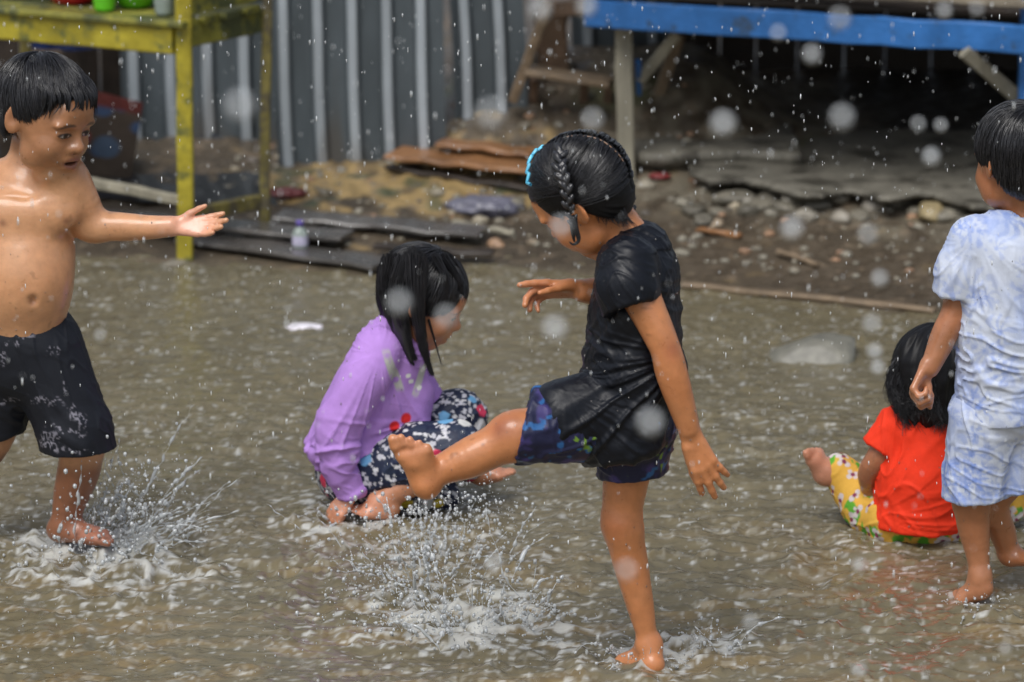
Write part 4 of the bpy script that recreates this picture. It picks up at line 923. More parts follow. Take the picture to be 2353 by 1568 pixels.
# the flooded street
HIT = [(G(200, 1275), .20, 1.), (G(255, 1240), .16, .7), (G(1480, 1520), .15, .8), (G(800, 1195), .13, .8), (G(1010, 1420), .22, 1.), (G(1160, 1450), .16, .9), (G(960, 1260), .20, .7), (G(2235, 1390), .10, .6), (G(2110, 1250), .18, .35), (G(900, 1180), .25, .5), (G(1620, 1490), .12, .9), (G(290, 1330), .2, .8)]
def water_z(X, Y, foam=False):
    P3 = np.stack([X, Y, 0 * X], -1); near_ = sstep(11.4, 8.6, Y)
    wx = P3 + .09 * np.stack([vnoise(P3 * 3, 1), vnoise(P3 * 3, 2), 0 * X], -1)
    a = vnoise(wx * np.array([4, 5, 1]), 11); b = 1 - np.abs(vnoise(wx * np.array([8, 12, 1]), 12)) * 2; c_ = 1 - np.abs(vnoise(wx * np.array([19, 26, 1]), 13)) * 2; d = vnoise(wx * np.array([46, 60, 1]), 14)
    amp = .25 + .75 * near_
    lump = .5 + .5 * sstep(-.3, .4, vnoise(P3 * 1.9, 19))
    z = .007 * a * amp + (.0085 * b + .0062 * c_ + .0026 * d) * amp * lump + .0012 * vnoise(wx * np.array([34, 34, 1.]), 16)
    f = np.zeros_like(X)
    for p, r, s in HIT:
        rr = np.sqrt((X - p[0]) ** 2 + ((Y - p[1])) ** 2); m = rr < r * 2.6; q = rr[m] / r
        k = np.exp(-q * q * .9) * s; nn = vnoise(P3[m] * 26, 21); n4 = 1 - np.abs(vnoise(P3[m] * 17, 22)) * 2
        z[m] += k * (.010 * nn + .012 * np.maximum(n4, 0) ** 2) + s * .006 * np.cos(q * 7) * np.exp(-((q - 1.0) / .5) ** 2)
        f[m] += k * (.35 + .8 * np.maximum(n4, 0))
    if not foam: return z
    cr = sstep(.008, .020, z) * near_; return z, f, cr
xs = axis(-1.95, 1.95, .0062, 12, 22)
rows = np.array([G(1176, v / K)[1] for v in np.arange(700, 205, -1.15)])
ys = np.concatenate([[-4, 0, 3, 5, 6.5, 7.2], rows[rows > 7.4], rows[-1] + np.cumsum(np.geomspace(.05, 14, 18))])
V, Fq = sheet(xs, ys, water_z)
imp = rng.uniform([-1.9, 7.7], [1.9, 12.4], (2200, 2))                                    # rings where raindrops hit
Xg = V[:, 0]; Yg = V[:, 1]; m_ = len(xs); i0 = np.searchsorted(xs, imp[:, 0]); j0 = np.searchsorted(ys, imp[:, 1]); Z = V[:, 2].reshape(len(ys), m_)
for (x, y), i, j in zip(imp, i0, j0):
    sl_ = (slice(max(j - 22, 0), j + 22), slice(max(i - 9, 0), i + 9)); rr = np.hypot(xs[sl_[1]][None] - x, ys[sl_[0]][:, None] - y); r0 = .008 + .02 * ((x * 91.7) % 1)
    Z[sl_] += (.0032 + .003 * (((x * 13.7 + y) % 1) > .7)) * np.exp(-((rr - r0) / .0055) ** 2) + .006 * np.exp(-(rr / .005) ** 2) * (((y * 57.3) % 1) > .45)
_, f, cr = water_z(V[:, 0], V[:, 1], True); V[:, 2] = Z.ravel()
nz = vnoise(V * np.array([60, 90, 1]), 71); n2 = fbm(V * np.array([2.5, 6, 1.]), 3, 72); n5 = vnoise(V * np.array([9, 26, 1]), 74)
col = np.array([.150, .128, .078]) * (1 + .16 * n2[:, None]); col = mixc(col, sstep(-.2, .5, n5 + n2) * sstep(9.6, 8.3, V[:, 1]) * .7, (.20, .145, .07))
n6 = vnoise(V * np.array([110, 70, 1]), 75); col = mixc(col, sstep(.45, 1.0, f + .8 * nz + .4 * n6) * .75, (.55, .56, .54)); col = mixc(col, cr * sstep(.0, .5, nz) * .28, (.50, .48, .42))
col = mixc(col, sstep(.35, .6, n6 + .5 * n5) * (.10 + .15 * sstep(10.6, 9, V[:, 1])), (.44, .43, .37))
M_WATER = material('muddy_flood_water', attr=True, rough=.16, var=.28, vscale=16, bump=.62, bscale=24, bdist=.014, ior=1.33, spec=.6, stretch=(1, 1.7, 1), rvar=.07, bmask=2.6)
tag(mesh_np('water', V, Fq, M_WATER, col=col), kind='structure')
def wz(x, y): return float(water_z(np.array([x]), np.array([y]))[0])

# ---------------------------------------------------------------- corrugated sheets
M_ZINC = material('weathered_zinc', attr=True, rough=.38, var=.22, vscale=9, bump=.15, bscale=40, metal=.35, rvar=.12, stretch=(1, 1, .25), spec=.6)
def zinc(x0, x1, Y, ztop, zbot, lean, label, seed, pitch=.107, y1=None, phase=0.):
    """one upright sheet: narrow raised ribs painted pale, with flat darker pans between them"""
    y1 = Y if y1 is None else y1; n = int((x1 - x0) / .0045); xs_ = np.linspace(x0, x1, n); zt = np.linspace(0, 1, 60); g = np.random.default_rng(seed)
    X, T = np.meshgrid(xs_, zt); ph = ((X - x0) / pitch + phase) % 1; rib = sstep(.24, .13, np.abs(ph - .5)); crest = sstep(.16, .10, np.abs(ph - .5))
    zb = np.interp(X, np.linspace(x0, x1, 24), zbot(np.linspace(x0, x1, 24)) + g.normal(0, .012, 24)); Z = zb + (ztop - zb) * T
    Yy = Y + (y1 - Y) * (X - x0) / (x1 - x0) - .020 * rib - .006 * fbm(np.stack([X * 3, Z * 2, 0 * X], -1), 3, seed) + .05 * (Z - .1) * .3
    V = np.stack([X + lean * (Z - .1) + .004 * np.sin(Z * 7 + seed), Yy, Z], -1).reshape(-1, 3); m = n
    i = np.arange(59)[:, None] * m + np.arange(m - 1)[None]; Fq = np.stack([i, i + 1, i + m + 1, i + m], -1).reshape(-1, 4)
    V2 = V + np.array([0, .0015, 0]); ne = len(V); Fb = Fq[:, ::-1] + ne
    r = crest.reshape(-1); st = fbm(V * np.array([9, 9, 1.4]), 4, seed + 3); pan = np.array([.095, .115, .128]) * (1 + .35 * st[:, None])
    top = np.array([.42, .47, .51]) * (1 + .10 * st[:, None]); c = pan * (1 - r[:, None]) + top * r[:, None]  # sheen of the ribs is painted in: crests paler than the pans
    rust = sstep(.35, .75, st + .5 * sstep(.35, .0, V[:, 2])) ; c = mixc(c, rust * .5, (.11, .085, .06))
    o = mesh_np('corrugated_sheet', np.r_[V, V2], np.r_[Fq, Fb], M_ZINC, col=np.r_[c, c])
    return tag(o, label, 'metal sheet', 'zinc sheets closing off the yard')
def zx(vx, Y, vy=250): return W(vx, vy, Y)[0]
zb0 = lambda x: 0 * x + .04
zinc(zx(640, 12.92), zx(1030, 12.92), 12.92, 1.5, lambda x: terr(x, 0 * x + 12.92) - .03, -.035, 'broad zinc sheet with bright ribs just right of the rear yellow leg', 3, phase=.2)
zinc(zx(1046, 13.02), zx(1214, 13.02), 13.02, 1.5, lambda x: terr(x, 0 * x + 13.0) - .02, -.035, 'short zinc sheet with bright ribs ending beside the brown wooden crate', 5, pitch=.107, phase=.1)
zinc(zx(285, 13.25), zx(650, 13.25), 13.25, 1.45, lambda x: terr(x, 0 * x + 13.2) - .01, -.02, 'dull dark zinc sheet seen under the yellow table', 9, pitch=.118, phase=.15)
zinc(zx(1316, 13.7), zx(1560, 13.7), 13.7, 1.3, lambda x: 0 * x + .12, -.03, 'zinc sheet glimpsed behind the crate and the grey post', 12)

# ---------------------------------------------------------------- timber
def wood(name, c, rough=.6, var=.35, coat=.15, stretch=(1, 1, 1), vs=18, **kw): return material(name, c, rough=rough, var=var, vscale=vs, bump=.6, bscale=70, bdist=.004, coat=coat, croug=.25, rvar=.15, stretch=stretch, **kw)
M_YEL = wood('yellow_painted_wood', (.36, .30, .025), .5, .5, .2, vs=10, c2=(.11, .12, .035), c2t=.55, c2s=9.); M_YELD = wood('mossy_yellow_wood', (.20, .19, .03), .6, .55, .15, vs=12, c2=(.07, .08, .03), c2t=.50, c2s=10.)
M_YELO = wood('faded_yellow_post', (.19, .16, .045), .6, .5, .15, c2=(.10, .085, .05), c2t=.5, c2s=14.)
M_BLUE = wood('blue_painted_wood', (.026, .14, .40), .45, .35, .2, vs=9, c2=(.035, .07, .13), c2t=.60, c2s=11.); M_GREYW = wood('grey_weathered_wood', (.27, .25, .19), .65, .4, .1, stretch=(1, 1, .2))
M_BROWN = wood('dark_brown_board', (.030, .021, .015), .6, .5, .2); M_TIMB = wood('old_brown_timber', (.19, .14, .09), .65, .45, .1)
M_RUSTW = wood('rusty_brown_board', (.26, .125, .05), .5, .5, .25, vs=8); M_WETP = wood('black_wet_plank', (.085, .078, .072), .28, .5, .5, vs=8); M_DECK = wood('bleached_deck_board', (.20, .17, .125), .6, .4, .1)
M_CEM = wood('rough_cement', (.15, .14, .112), .7, .35, .1, vs=14, c2=(.05, .045, .034), c2t=.54, c2s=6.); M_STONE = material('wet_stone', attr=True, rough=.5, var=.3, vscale=30, bump=.7, bscale=50, bdist=.008, coat=.2, croug=.25)
zbm = .63
yt = empty('market_table', G(425, 600), 'yellow painted wooden market table on tall legs', 'table')
pt = lambda vx, vy, Y: W(vx, vy, Y)
fy, ry = G(425, 600)[1], G(607, 548)[1]
fx, rx = G(425, 600)[0], G(607, 548)[0]
lx, ly = W(-130, 90, 12.3)[0], 12.3
beam('leg', (fx, fy, -.06), (W(425, 0, fy)[0] + .0, fy, 1.12), .046, .040, M_YEL, up=(0, 1, 0), parent=yt, seg=10, warp=.001)
beam('leg', (rx, ry, -.04), (W(612, 0, ry)[0] + .01, ry, 1.10), .030, .034, M_YELO, up=(0, 1, 0), parent=yt, seg=10, warp=.001)
beam('leg', (lx, ly, -.04), (lx, ly, 1.0), .034, .036, M_YELO, up=(0, 1, 0), parent=yt, seg=6)
beam('leg', (lx + .2, ly + .38, -.02), (lx + .2, ly + .38, 1.0), .034, .036, M_YELO, up=(0, 1, 0), parent=yt)
ztop = W(425, 60, fy)[2]; zlow = W(425, 122, fy)[2]; hz = (ztop + zlow) / 2
beam('apron', (fx - .02, fy - .012, hz), (lx, ly - .012, hz + .004), .024, ztop - zlow, M_YEL, parent=yt, seg=8)
beam('apron', (fx + .02, fy + .012, hz + .01), (rx, ry, hz + .004), .022, (ztop - zlow) * .85, M_YELD, parent=yt, seg=6)
tx = nrm(np.array([lx - fx, ly - fy, 0])); ty = nrm(np.array([rx - fx, ry - fy, 0]))
for i in range(4):
    o0 = ty * (.02 + .10 * i); beam('tabletop_board', np.array([fx, fy, ztop + .010]) + o0 - tx * .02 + np.array([0, -.02, 0]), np.array([lx, ly, ztop + .010]) + o0 + tx * .03 + np.array([0, -.02, 0]), .094, .018, M_YELD, parent=yt)
zb1 = ztop + .045; beam('side_panel', (fx + .02, fy + .01, zb1 + .06), (rx + .01, ry, zb1 + .06), .018, .15, M_YELD, parent=yt, seg=6)
beam('side_panel', (fx + .02, fy + .01, zb1 + .25), (rx + .01, ry, zb1 + .25), .018, .16, M_YELD, parent=yt, seg=6)
sA = W(425, 498, fy); sB = W(600, 462, ry); beam('stretcher', sA, sB, .022, .042, M_YELO, parent=yt, seg=6)
beam('stretcher', W(425, 462, fy + .05), W(195, 415, 12.25), .024, .030, M_GREYW, parent=yt, seg=6)
# flat stone under the front leg
def stone(c, r, label=None, seed=0, colr=(.2, .18, .14), flat=.6, group='loose stones on the bank', name='stone', kind=None, parent=None):
    v, f = ico(2); g = np.random.default_rng(seed); v = v * (1 + .28 * fbm(v * 1.3 + seed, 3, seed)[:, None]); ax = nrm(g.normal(0, 1, (3,)))
    for _ in range(5):
        nn = nrm(g.normal(0, 1, 3)); d = v @ nn; k = g.uniform(.62, .85); v = v - np.outer(np.maximum(d - k, 0), nn)
    V = v * np.asarray(r) * np.array([1, 1, flat]); o = mesh_np(name, V, f, M_STONE, col=np.array(colr) * (1 + .25 * fbm(v * 4 + seed, 3, 3)[:, None]), smooth=True); o.location = tuple(c); o.rotation_euler[2] = g.uniform(0, 6)
    if label: tag(o, label, 'stone', group)
    return o
def onland(vx, vy, lift=0.):
    z = 0.
    for _ in range(12): p = G(vx, vy, z); z = float(terr(np.array([p[0]]), np.array([p[1]]))[0]) * .5 + z * .5
    return G(vx, vy, z) + np.array([0, 0, lift])
stone(G(408, 606, .004), (.045, .03, .02), 'small flat stone under the front leg of the yellow table', 4, (.22, .20, .16))
# things on the table
M_RED = material('red_plastic', (.62, .012, .03), rough=.28, var=.06, coat=.4); M_GRN = material('green_plastic', (.12, .52, .02), rough=.3, var=.08, coat=.4); M_TRANS = material('cloudy_plastic', (.40, .48, .44), rough=.35, var=.15, trans=.3); M_BLUP = material('blue_plastic', (.05, .14, .42), rough=.3, var=.1, coat=.3)
def lathe(name, c, prof, mat, n=40, wob=.0, parent=None):
    V = []; th = np.linspace(0, 2 * math.pi, n, endpoint=False)
    for r, z in prof: V.append(np.c_[r * np.cos(th), r * np.sin(th), np.full(n, z)])
    V = np.concatenate(V); k = len(prof); i = np.arange(k - 1)[:, None] * n; j = np.arange(n)[None]; j2 = (j + 1) % n
    o = mesh_np(name, V, np.stack([i + j, i + j2, i + n + j2, i + n + j], -1).reshape(-1, 4), mat); o.location = tuple(c)
    if parent: o.location = tuple(np.array(c) - np.array(parent.location)); o.parent = parent
    return o
def bowl_prof(rb, rt, h, t=.003): return [(.0001, 0), (rb * .7, 0), (rb * .72, .004), (rb, .006)] + [(rb + (rt - rb) * math.sin(a), .006 + h * (1 - math.cos(a)) if False else .006 + h * a / 1.57) for a in np.linspace(.1, 1.57, 9)] + [(rt + .005, h + .008), (rt + .004, h + .012), (rt - t, h + .010)] + [(rb + (rt - rb) * math.sin(a) - t, .010 + h * a / 1.57) for a in np.linspace(1.5, .1, 8)] + [(.0001, .010)]
ztt = ztop + .019
def ontab(vx, vy): p = W(vx, vy, 12.2); s = (CAM_H - ztt) / (CAM_H - p[2]); return np.array([p[0] * s, 12.2 * s, ztt])
tag(lathe('bowl', ontab(165, 12) + np.array([0, .05, 0]), bowl_prof(.062, .105, .075), M_RED), 'red plastic bowl standing on the yellow table', 'bowl')
tag(lathe('cup', ontab(240, 26), bowl_prof(.030, .036, .09), M_GRN), 'narrow green plastic cup between the red bowl and the green bowl', 'cup')
tag(lathe('bowl', ontab(308, 22) + np.array([0, .05, 0]), bowl_prof(.050, .085, .07), M_GRN), 'round green plastic bowl on the yellow table', 'bowl')
tag(lathe('cup', ontab(378, 36), bowl_prof(.026, .034, .10), M_TRANS), 'cloudy clear plastic cup at the corner of the yellow table', 'cup')
tag(lathe('basin', ontab(35, 0) + np.array([0, .08, 0]), bowl_prof(.085, .11, .05), M_BLUP), 'blue plastic basin at the left end of the yellow table', 'basin')

# brown wall and patterned cloth behind the table
bw = empty('board_wall', (zx(-60, 13.45), 13.45, 0), 'dark brown board wall behind the yellow table', 'wall')
g = np.random.default_rng(3); x = zx(-900, 13.45)
while x < zx(285, 13.45):
    wd = g.uniform(.10, .15); beam('plank', (x + wd / 2, 13.45 + g.uniform(0, .008), -.05), (x + wd / 2 + g.normal(0, .004), 13.45, 1.5), wd - .006, .018, M_BROWN if g.random() < .7 else M_TIMB, up=(0, 1, 0), parent=bw); x += wd
def cloth_sheet(name, p00, p10, p01, p11, mat, colf, label, cat, n=70, amp=.02, seed=0, group=None):
    u_, v_ = np.meshgrid(np.linspace(0, 1, n), np.linspace(0, 1, n)); A = [np.asarray(p, float) for p in (p00, p10, p01, p11)]
    V = (A[0] * ((1 - u_) * (1 - v_))[..., None] + A[1] * (u_ * (1 - v_))[..., None] + A[2] * ((1 - u_) * v_)[..., None] + A[3] * (u_ * v_)[..., None]).reshape(-1, 3); U = np.c_[u_.ravel(), v_.ravel()]
    V[:, 1] += amp * np.sin(U[:, 0] * 17 + 2.5 * vnoise(V * 3, seed)) * (.4 + U[:, 1] * .6) + amp * .5 * fbm(V * 9, 3, seed)
    V[:, 2] += amp * .6 * vnoise(V * 5, seed + 2) * (1 - U[:, 1]); i = np.arange(n - 1)[:, None] * n + np.arange(n - 1)[None]; Fq = np.stack([i, i + 1, i + n + 1, i + n], -1).reshape(-1, 4)
    V2 = V + np.array([0, .002, 0]); c = colf(V, U)
    return tag(mesh_np(name, np.r_[V, V2], np.r_[Fq, Fq[:, ::-1] + len(V)], mat, col=np.r_[c, c]), label, cat, group)
def dots(V, U):
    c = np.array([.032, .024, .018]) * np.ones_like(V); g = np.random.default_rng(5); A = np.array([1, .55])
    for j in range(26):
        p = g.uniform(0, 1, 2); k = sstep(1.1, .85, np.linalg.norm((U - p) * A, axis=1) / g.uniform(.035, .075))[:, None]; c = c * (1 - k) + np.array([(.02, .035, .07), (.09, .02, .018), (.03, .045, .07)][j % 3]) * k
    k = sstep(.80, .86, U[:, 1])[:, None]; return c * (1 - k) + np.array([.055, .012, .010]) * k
M_TARP = material('patterned_tarpaulin', attr=True, rough=.85, var=.2, spec=.2)
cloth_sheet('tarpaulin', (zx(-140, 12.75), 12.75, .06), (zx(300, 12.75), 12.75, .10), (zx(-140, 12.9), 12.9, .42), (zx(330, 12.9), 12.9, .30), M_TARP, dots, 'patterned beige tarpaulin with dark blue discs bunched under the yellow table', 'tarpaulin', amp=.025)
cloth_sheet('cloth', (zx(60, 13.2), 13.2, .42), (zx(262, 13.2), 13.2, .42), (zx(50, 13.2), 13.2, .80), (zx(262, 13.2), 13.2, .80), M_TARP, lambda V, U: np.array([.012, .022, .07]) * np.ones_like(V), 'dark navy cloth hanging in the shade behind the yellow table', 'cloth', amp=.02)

# planks along the waterline
def lay(vx0, vy0, vx1, vy1, wd, mat, label, lift=.02, th=.014, cat='plank', group='boards lying on the bank'):
    a, b = onland(vx0, vy0, lift), onland(vx1, vy1, lift); o = beam('plank', a, b, wd, th, mat, seg=8, warp=.0015); return tag(o, label, cat, group)
lay(150, 512, 800, 566, .13, M_WETP, 'long wet black plank nearest the yellow table', .03)
lay(430, 560, 880, 622, .13, M_WETP, 'long wet dark plank lying lowest along the waterline', .022)
lay(640, 520, 1110, 560, .13, M_WETP, 'wet grey plank behind the crouching girl', .035)
lay(860, 590, 1130, 606, .06, M_BROWN, 'short dark plank end sticking out past the long black hair', .03)
lay(890, 392, 1215, 442, .05, M_BROWN, 'thin dark edge board in front of the rusty board', .012)
lay(905, 384, 1260, 420, .17, M_RUSTW, 'wide rusty brown board lying on the mound', .045, .014)
lay(1010, 350, 1230, 372, .10, M_RUSTW, 'short rust coloured board higher up the mound', .03)
lay(1040, 520, 1180, 548, .02, M_GREYW, 'thin grey lath on the mud', .015)
b_ = onland(690, 588, 0); bt = empty('bottle', b_, 'small clear plastic bottle with a purple label on the planks', 'bottle')
lathe('flask', b_, [(.0001, 0), (.021, 0), (.023, .004), (.023, .022), (.021, .026), (.023, .032), (.023, .068), (.014, .082), (.009, .088), (.009, .094), (.0001, .094)], M_TRANS, 24, parent=bt)
lathe('cap', b_ + np.array([0, 0, .09]), [(.0001, .016), (.011, .016), (.0115, .014), (.0115, 0), (.0001, 0)], material('purple_cap', (.16, .12, .42), rough=.4), 20, parent=bt)
lathe('paper_band', b_ + np.array([0, 0, .034]), [(.0236, 0), (.0238, .001), (.0238, .027), (.0236, .028)], material('paper_print', (.50, .48, .62), rough=.5, var=.3, vscale=60), 24, parent=bt)

# ---------------------------------------------------------------- stones and litter
g = np.random.default_rng(21)
for i in range(26):
    vx = 1590 + 26 * i + g.uniform(-8, 8); vy = 462 + g.uniform(-12, 45); r = g.uniform(.018, .05)
    t_ = stone(onland(vx, vy, r * .1), (r * 1.2, r, r), None, i + 100, tuple(np.array((.17, .155, .12)) * g.uniform(.6, 1.2))); tag(t_, 'broken grey concrete lump fallen from the slab edge', 'rubble lump', 'broken concrete lumps under the slab edge')
big = [(1715, 468, .050, (.20, .185, .15), 'grey stone under the broken slab edge'), (1650, 520, .028, (.34, .27, .19), 'pale pink stone in the rubble nearest the braided girl'), (1690, 478, .022, (.42, .36, .26), 'small cream stone beside the grey stone'), (2140, 500, .068, (.30, .24, .13), 'large ochre stone in front of the boy in blue'),
       (2010, 480, .050, (.22, .20, .165), 'broad grey brown stone left of the ochre stone'), (1930, 505, .045, (.27, .245, .20), 'pale grey stone in the middle of the rubble'), (1850, 500, .04, (.23, .21, .17), 'squat grey stone behind the water drop'), (1480, 430, .035, (.30, .27, .21), 'flat pale stone at the foot of the grey post'),
       (1330, 500, .024, (.36, .22, .12), 'small orange stone near the mound'), (1140, 565, .03, (.32, .20, .12), 'brown orange stone near the waterline'), (1225, 560, .022, (.25, .20, .14), 'small tan stone at the waterline'), (1770, 540, .02, (.33, .20, .12), 'small reddish stone on the mud'),
       (1570, 470, .03, (.26, .24, .19), 'grey stone left of the broken slab'), (2220, 520, .04, (.19, .18, .15), 'dark grey stone beside the ochre stone')]
for i, (vx, vy, r, c, lb) in enumerate(big): stone(onland(vx, vy, r * .15), (r, r * .8, r), lb, i + 30, c)
stone(G(1885, 815, .0), (.15, .12, .10), 'large pale stone standing in the flood water', 60, (.17, .165, .135), .55)
lay(1570, 664, 2150, 722, .035, M_TIMB, 'long thin muddy board along the waterline behind the standing stone', .012)
lay(1600, 540, 1700, 552, .02, M_RUSTW, 'short rusty lath on the mud below the slab', .015)
lay(1790, 590, 1880, 618, .018, M_TIMB, 'small brown stick on the bare mud', .015)
lay(1330, 560, 1440, 545, .02, M_BROWN, 'dark stick in the mud beneath the reaching hand', .015)
n = 900; px_ = g.uniform(-.9, 2.2, n); py_ = Yw(px_) + g.uniform(.25, 1.5, n) ** 1.0; pz_ = terr(px_, py_); rr = np.exp(g.normal(-4.75, .45, n))
v, f = ico(1); VV = []; CC = []; cl = np.array([(.25, .23, .18), (.34, .30, .22), (.18, .16, .12), (.33, .20, .12), (.14, .12, .10)])
for i in range(n):
    q = v * (1 + .3 * vnoise(v * 2 + i, i % 9)[:, None]); VV.append(q * rr[i] * np.array([1, g.uniform(.6, 1), .65]) + (px_[i], py_[i], pz_[i] + rr[i] * .1)); CC.append(np.tile(cl[g.choice(5, p=[.4, .12, .24, .12, .12])] * g.uniform(.7, 1.1), (len(v), 1)))
tag(mesh_np('rubble', np.concatenate(VV), (f[None] + (np.arange(n) * len(v))[:, None, None]).reshape(-1, 3), M_STONE, col=np.concatenate(CC)), 'small broken stones scattered over the muddy bank', 'rubble', kind='stuff')
M_DARKFILL = material('dark_fill', attr=True, rough=.35, var=.2, coat=.2)
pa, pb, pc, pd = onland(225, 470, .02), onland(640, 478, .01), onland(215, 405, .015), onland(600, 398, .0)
cloth_sheet('dark_sheet', pa, pb, pc, pd, M_DARKFILL, lambda V, U: np.array([.012, .012, .013]) * np.ones_like(V), 'black sheet added for the dark area beneath the yellow table', 'dark sheet', amp=.035)  # added sheet standing in for the near-black area under the table
M_BAG = material('grey_plastic_bag', attr=True, rough=.35, var=.2, coat=.2)
def crumple(vx, vy, r, c, label, seed, cat='bag', z0=None, flat=.45, name='plastic_bag'):
    v, f = ico(3); v = v * (1 + .35 * (1 - 2 * np.abs(vnoise(v * 2.3 + seed, seed)))[:, None] * .6 + .1 * vnoise(v * 6, seed)[:, None]); p = onland(vx, vy, .01) if z0 is None else G(vx, vy, z0)
    o = mesh_np(name, v * np.array([r * 1.5, r, r * flat]), f, M_BAG, col=np.array(c) * np.ones_like(v)); o.location = tuple(p); return tag(o, label, cat)
crumple(1115, 482, .07, (.13, .13, .17), 'crumpled grey plastic bag on the bank', 3)
crumple(700, 752, .03, (.75, .72, .78), 'small white scrap floating on the water', 5, 'litter', .0, .3, 'wrapper')
crumple(660, 450, .035, (.14, .03, .03), 'dark red rag by the rear leg of the yellow table', 6, 'rag', name='rag')
crumple(1516, 412, .02, (.22, .035, .035), 'small red scrap beside the grey post', 7, 'rag', name='rag')

# ---------------------------------------------------------------- concrete slab, cement step
def slab(name, front, Yb, z, th, mat, label, cat):
    fr = np.array([W(vx, vy, 12)[:3] for vx, vy in front]); fr = np.array([np.array([0, 0, CAM_H]) + (p - [0, 0, CAM_H]) * ((z - CAM_H) / (p[2] - CAM_H)) for p in fr])
    q = spline(fr, len(fr) * 14); q[:, 1] += .012 * fbm(q * 14, 3, 4); m = len(q); R_ = 26; V = []
    V.append(q + [0, .03, -th]); V.append(q + np.c_[rng.normal(0, .002, m), rng.normal(0, .004, m), np.full(m, -th * .6)])
    for k in range(R_): t_ = k / (R_ - 1); r_ = q.copy(); r_[:, 1] = q[:, 1] * (1 - t_) + Yb * t_; r_[:, 2] = z + .010 * fbm(r_ * 5, 4, 2) - .004 * (k == 0) ; V.append(r_)
    V = np.concatenate(V); n_ = R_ + 2; i = np.arange(n_ - 1)[:, None] * m + np.arange(m - 1)[None]
    return tag(mesh_np(name, V, np.stack([i, i + 1, i + m + 1, i + m], -1).reshape(-1, 4), mat), label, cat)
slab('concrete_slab', [(1585, 392), (1640, 412), (1700, 412), (1770, 424), (1830, 440), (1890, 444), (1950, 432), (2040, 452), (2120, 440), (2250, 470), (2420, 480), (2700, 500)], 13.2, .150, .026, M_CEM, 'cracked concrete slab with a broken front edge under the blue stall', 'concrete slab')
slab('cement_step', [(1455, 345), (1500, 352), (1600, 350), (1700, 345), (1840, 352)], 13.45, .185, .05, M_CEM, 'low rough cement step at the back of the slab', 'step')

# ---------------------------------------------------------------- blue stall
bs = empty('market_stall', onland(1440, 405), 'wooden stall with a blue front rail and grey posts', 'stall')
aL, aR = W(1345, 30, 12.62), W(2420, 96, 12.08); zc = (aL[2] + aR[2]) / 2
th_ = .084; aL[2] = W(1400, 31, 12.6)[2]; aR[2] = W(2353, 93, 12.1)[2]
beam('front_rail', aL, aR, .026, th_, M_BLUE, parent=bs, seg=14, warp=.001)
beam('front_rail', aL + np.array([-.01, .05, .10]), aR + np.array([0, .05, .098]), .05, .022, M_DECK, parent=bs, seg=10)
beam('side_rail', aL + np.array([.02, .02, 0]), aL + np.array([.06, 1.3, 0]), .026, .10, M_BLUE, parent=bs)
ztop2 = aL[2] + th_ / 2
for i in range(12):
    y_ = .05 + i * .115; beam('deck_board', aL + np.array([-.03, y_ + .03, th_ / 2 + .012]), aR + np.array([.3, y_ + .03, th_ / 2 + .012]), .098 if i % 3 else .08, .02, M_DECK if i % 2 else M_BROWN, parent=bs)
pz = onland(1440, 405)
beam('post', (pz[0], pz[1], pz[2] - .05), (W(1432, 60, 12.62)[0], 12.68, ztop2 - .01), .052, .05, M_GREYW, up=(0, 1, 0), parent=bs, seg=8, warp=.001)
beam('post', W(1468, 215, 12.8), W(1466, 140, 12.72), .018, .02, M_BLUE, up=(0, 1, 0), parent=bs)
beam('brace', W(1470, 185, 12.76), W(1556, 78, 12.72), .034, .02, M_GREYW, up=(0, 1, 0), parent=bs)
beam('brace', W(1503, 250, 13.1), W(1562, 80, 13.0), .036, .03, M_TIMB, up=(0, 1, 0), parent=bs)
beam('brace', W(2216, 118, 12.16), W(2368, 250, 12.3), .040, .024, M_GREYW, up=(0, 1, 0), parent=bs)
bx_ = W(2362, 90, 12.1); beam('post', (bx_[0] + .012, 12.22, .05), (bx_[0] + .012, 12.22, 1.62), .042, .04, M_BLUE, up=(0, 1, 0), parent=bs)
beam('post', (aL[0] + .1, 13.9, .1), (aL[0] + .1, 13.9, 1.85), .05, .05, M_TIMB, up=(0, 1, 0), parent=bs); beam('post', (aR[0] + .3, 13.7, .1), (aR[0] + .3, 13.7, ztop2), .05, .05, M_TIMB, up=(0, 1, 0), parent=bs)
beam('counter_board', aL + np.array([.15, .42, .16]), aR + np.array([.3, .40, .16]), .03, .13, M_BROWN, parent=bs, seg=6)
M_SHADE = material('dull_shade_zinc', (.16, .16, .16), rough=.5, metal=.3, var=.3)
for i in range(7):
    beam('shade_sheet', (aL[0] - .15 + i * .42, 11.95, 1.62), (aL[0] - .15 + i * .42, 14.4, 1.95), .43, .012, M_SHADE, parent=bs)  # unseen sheets added overhead to keep skylight out from under the stall
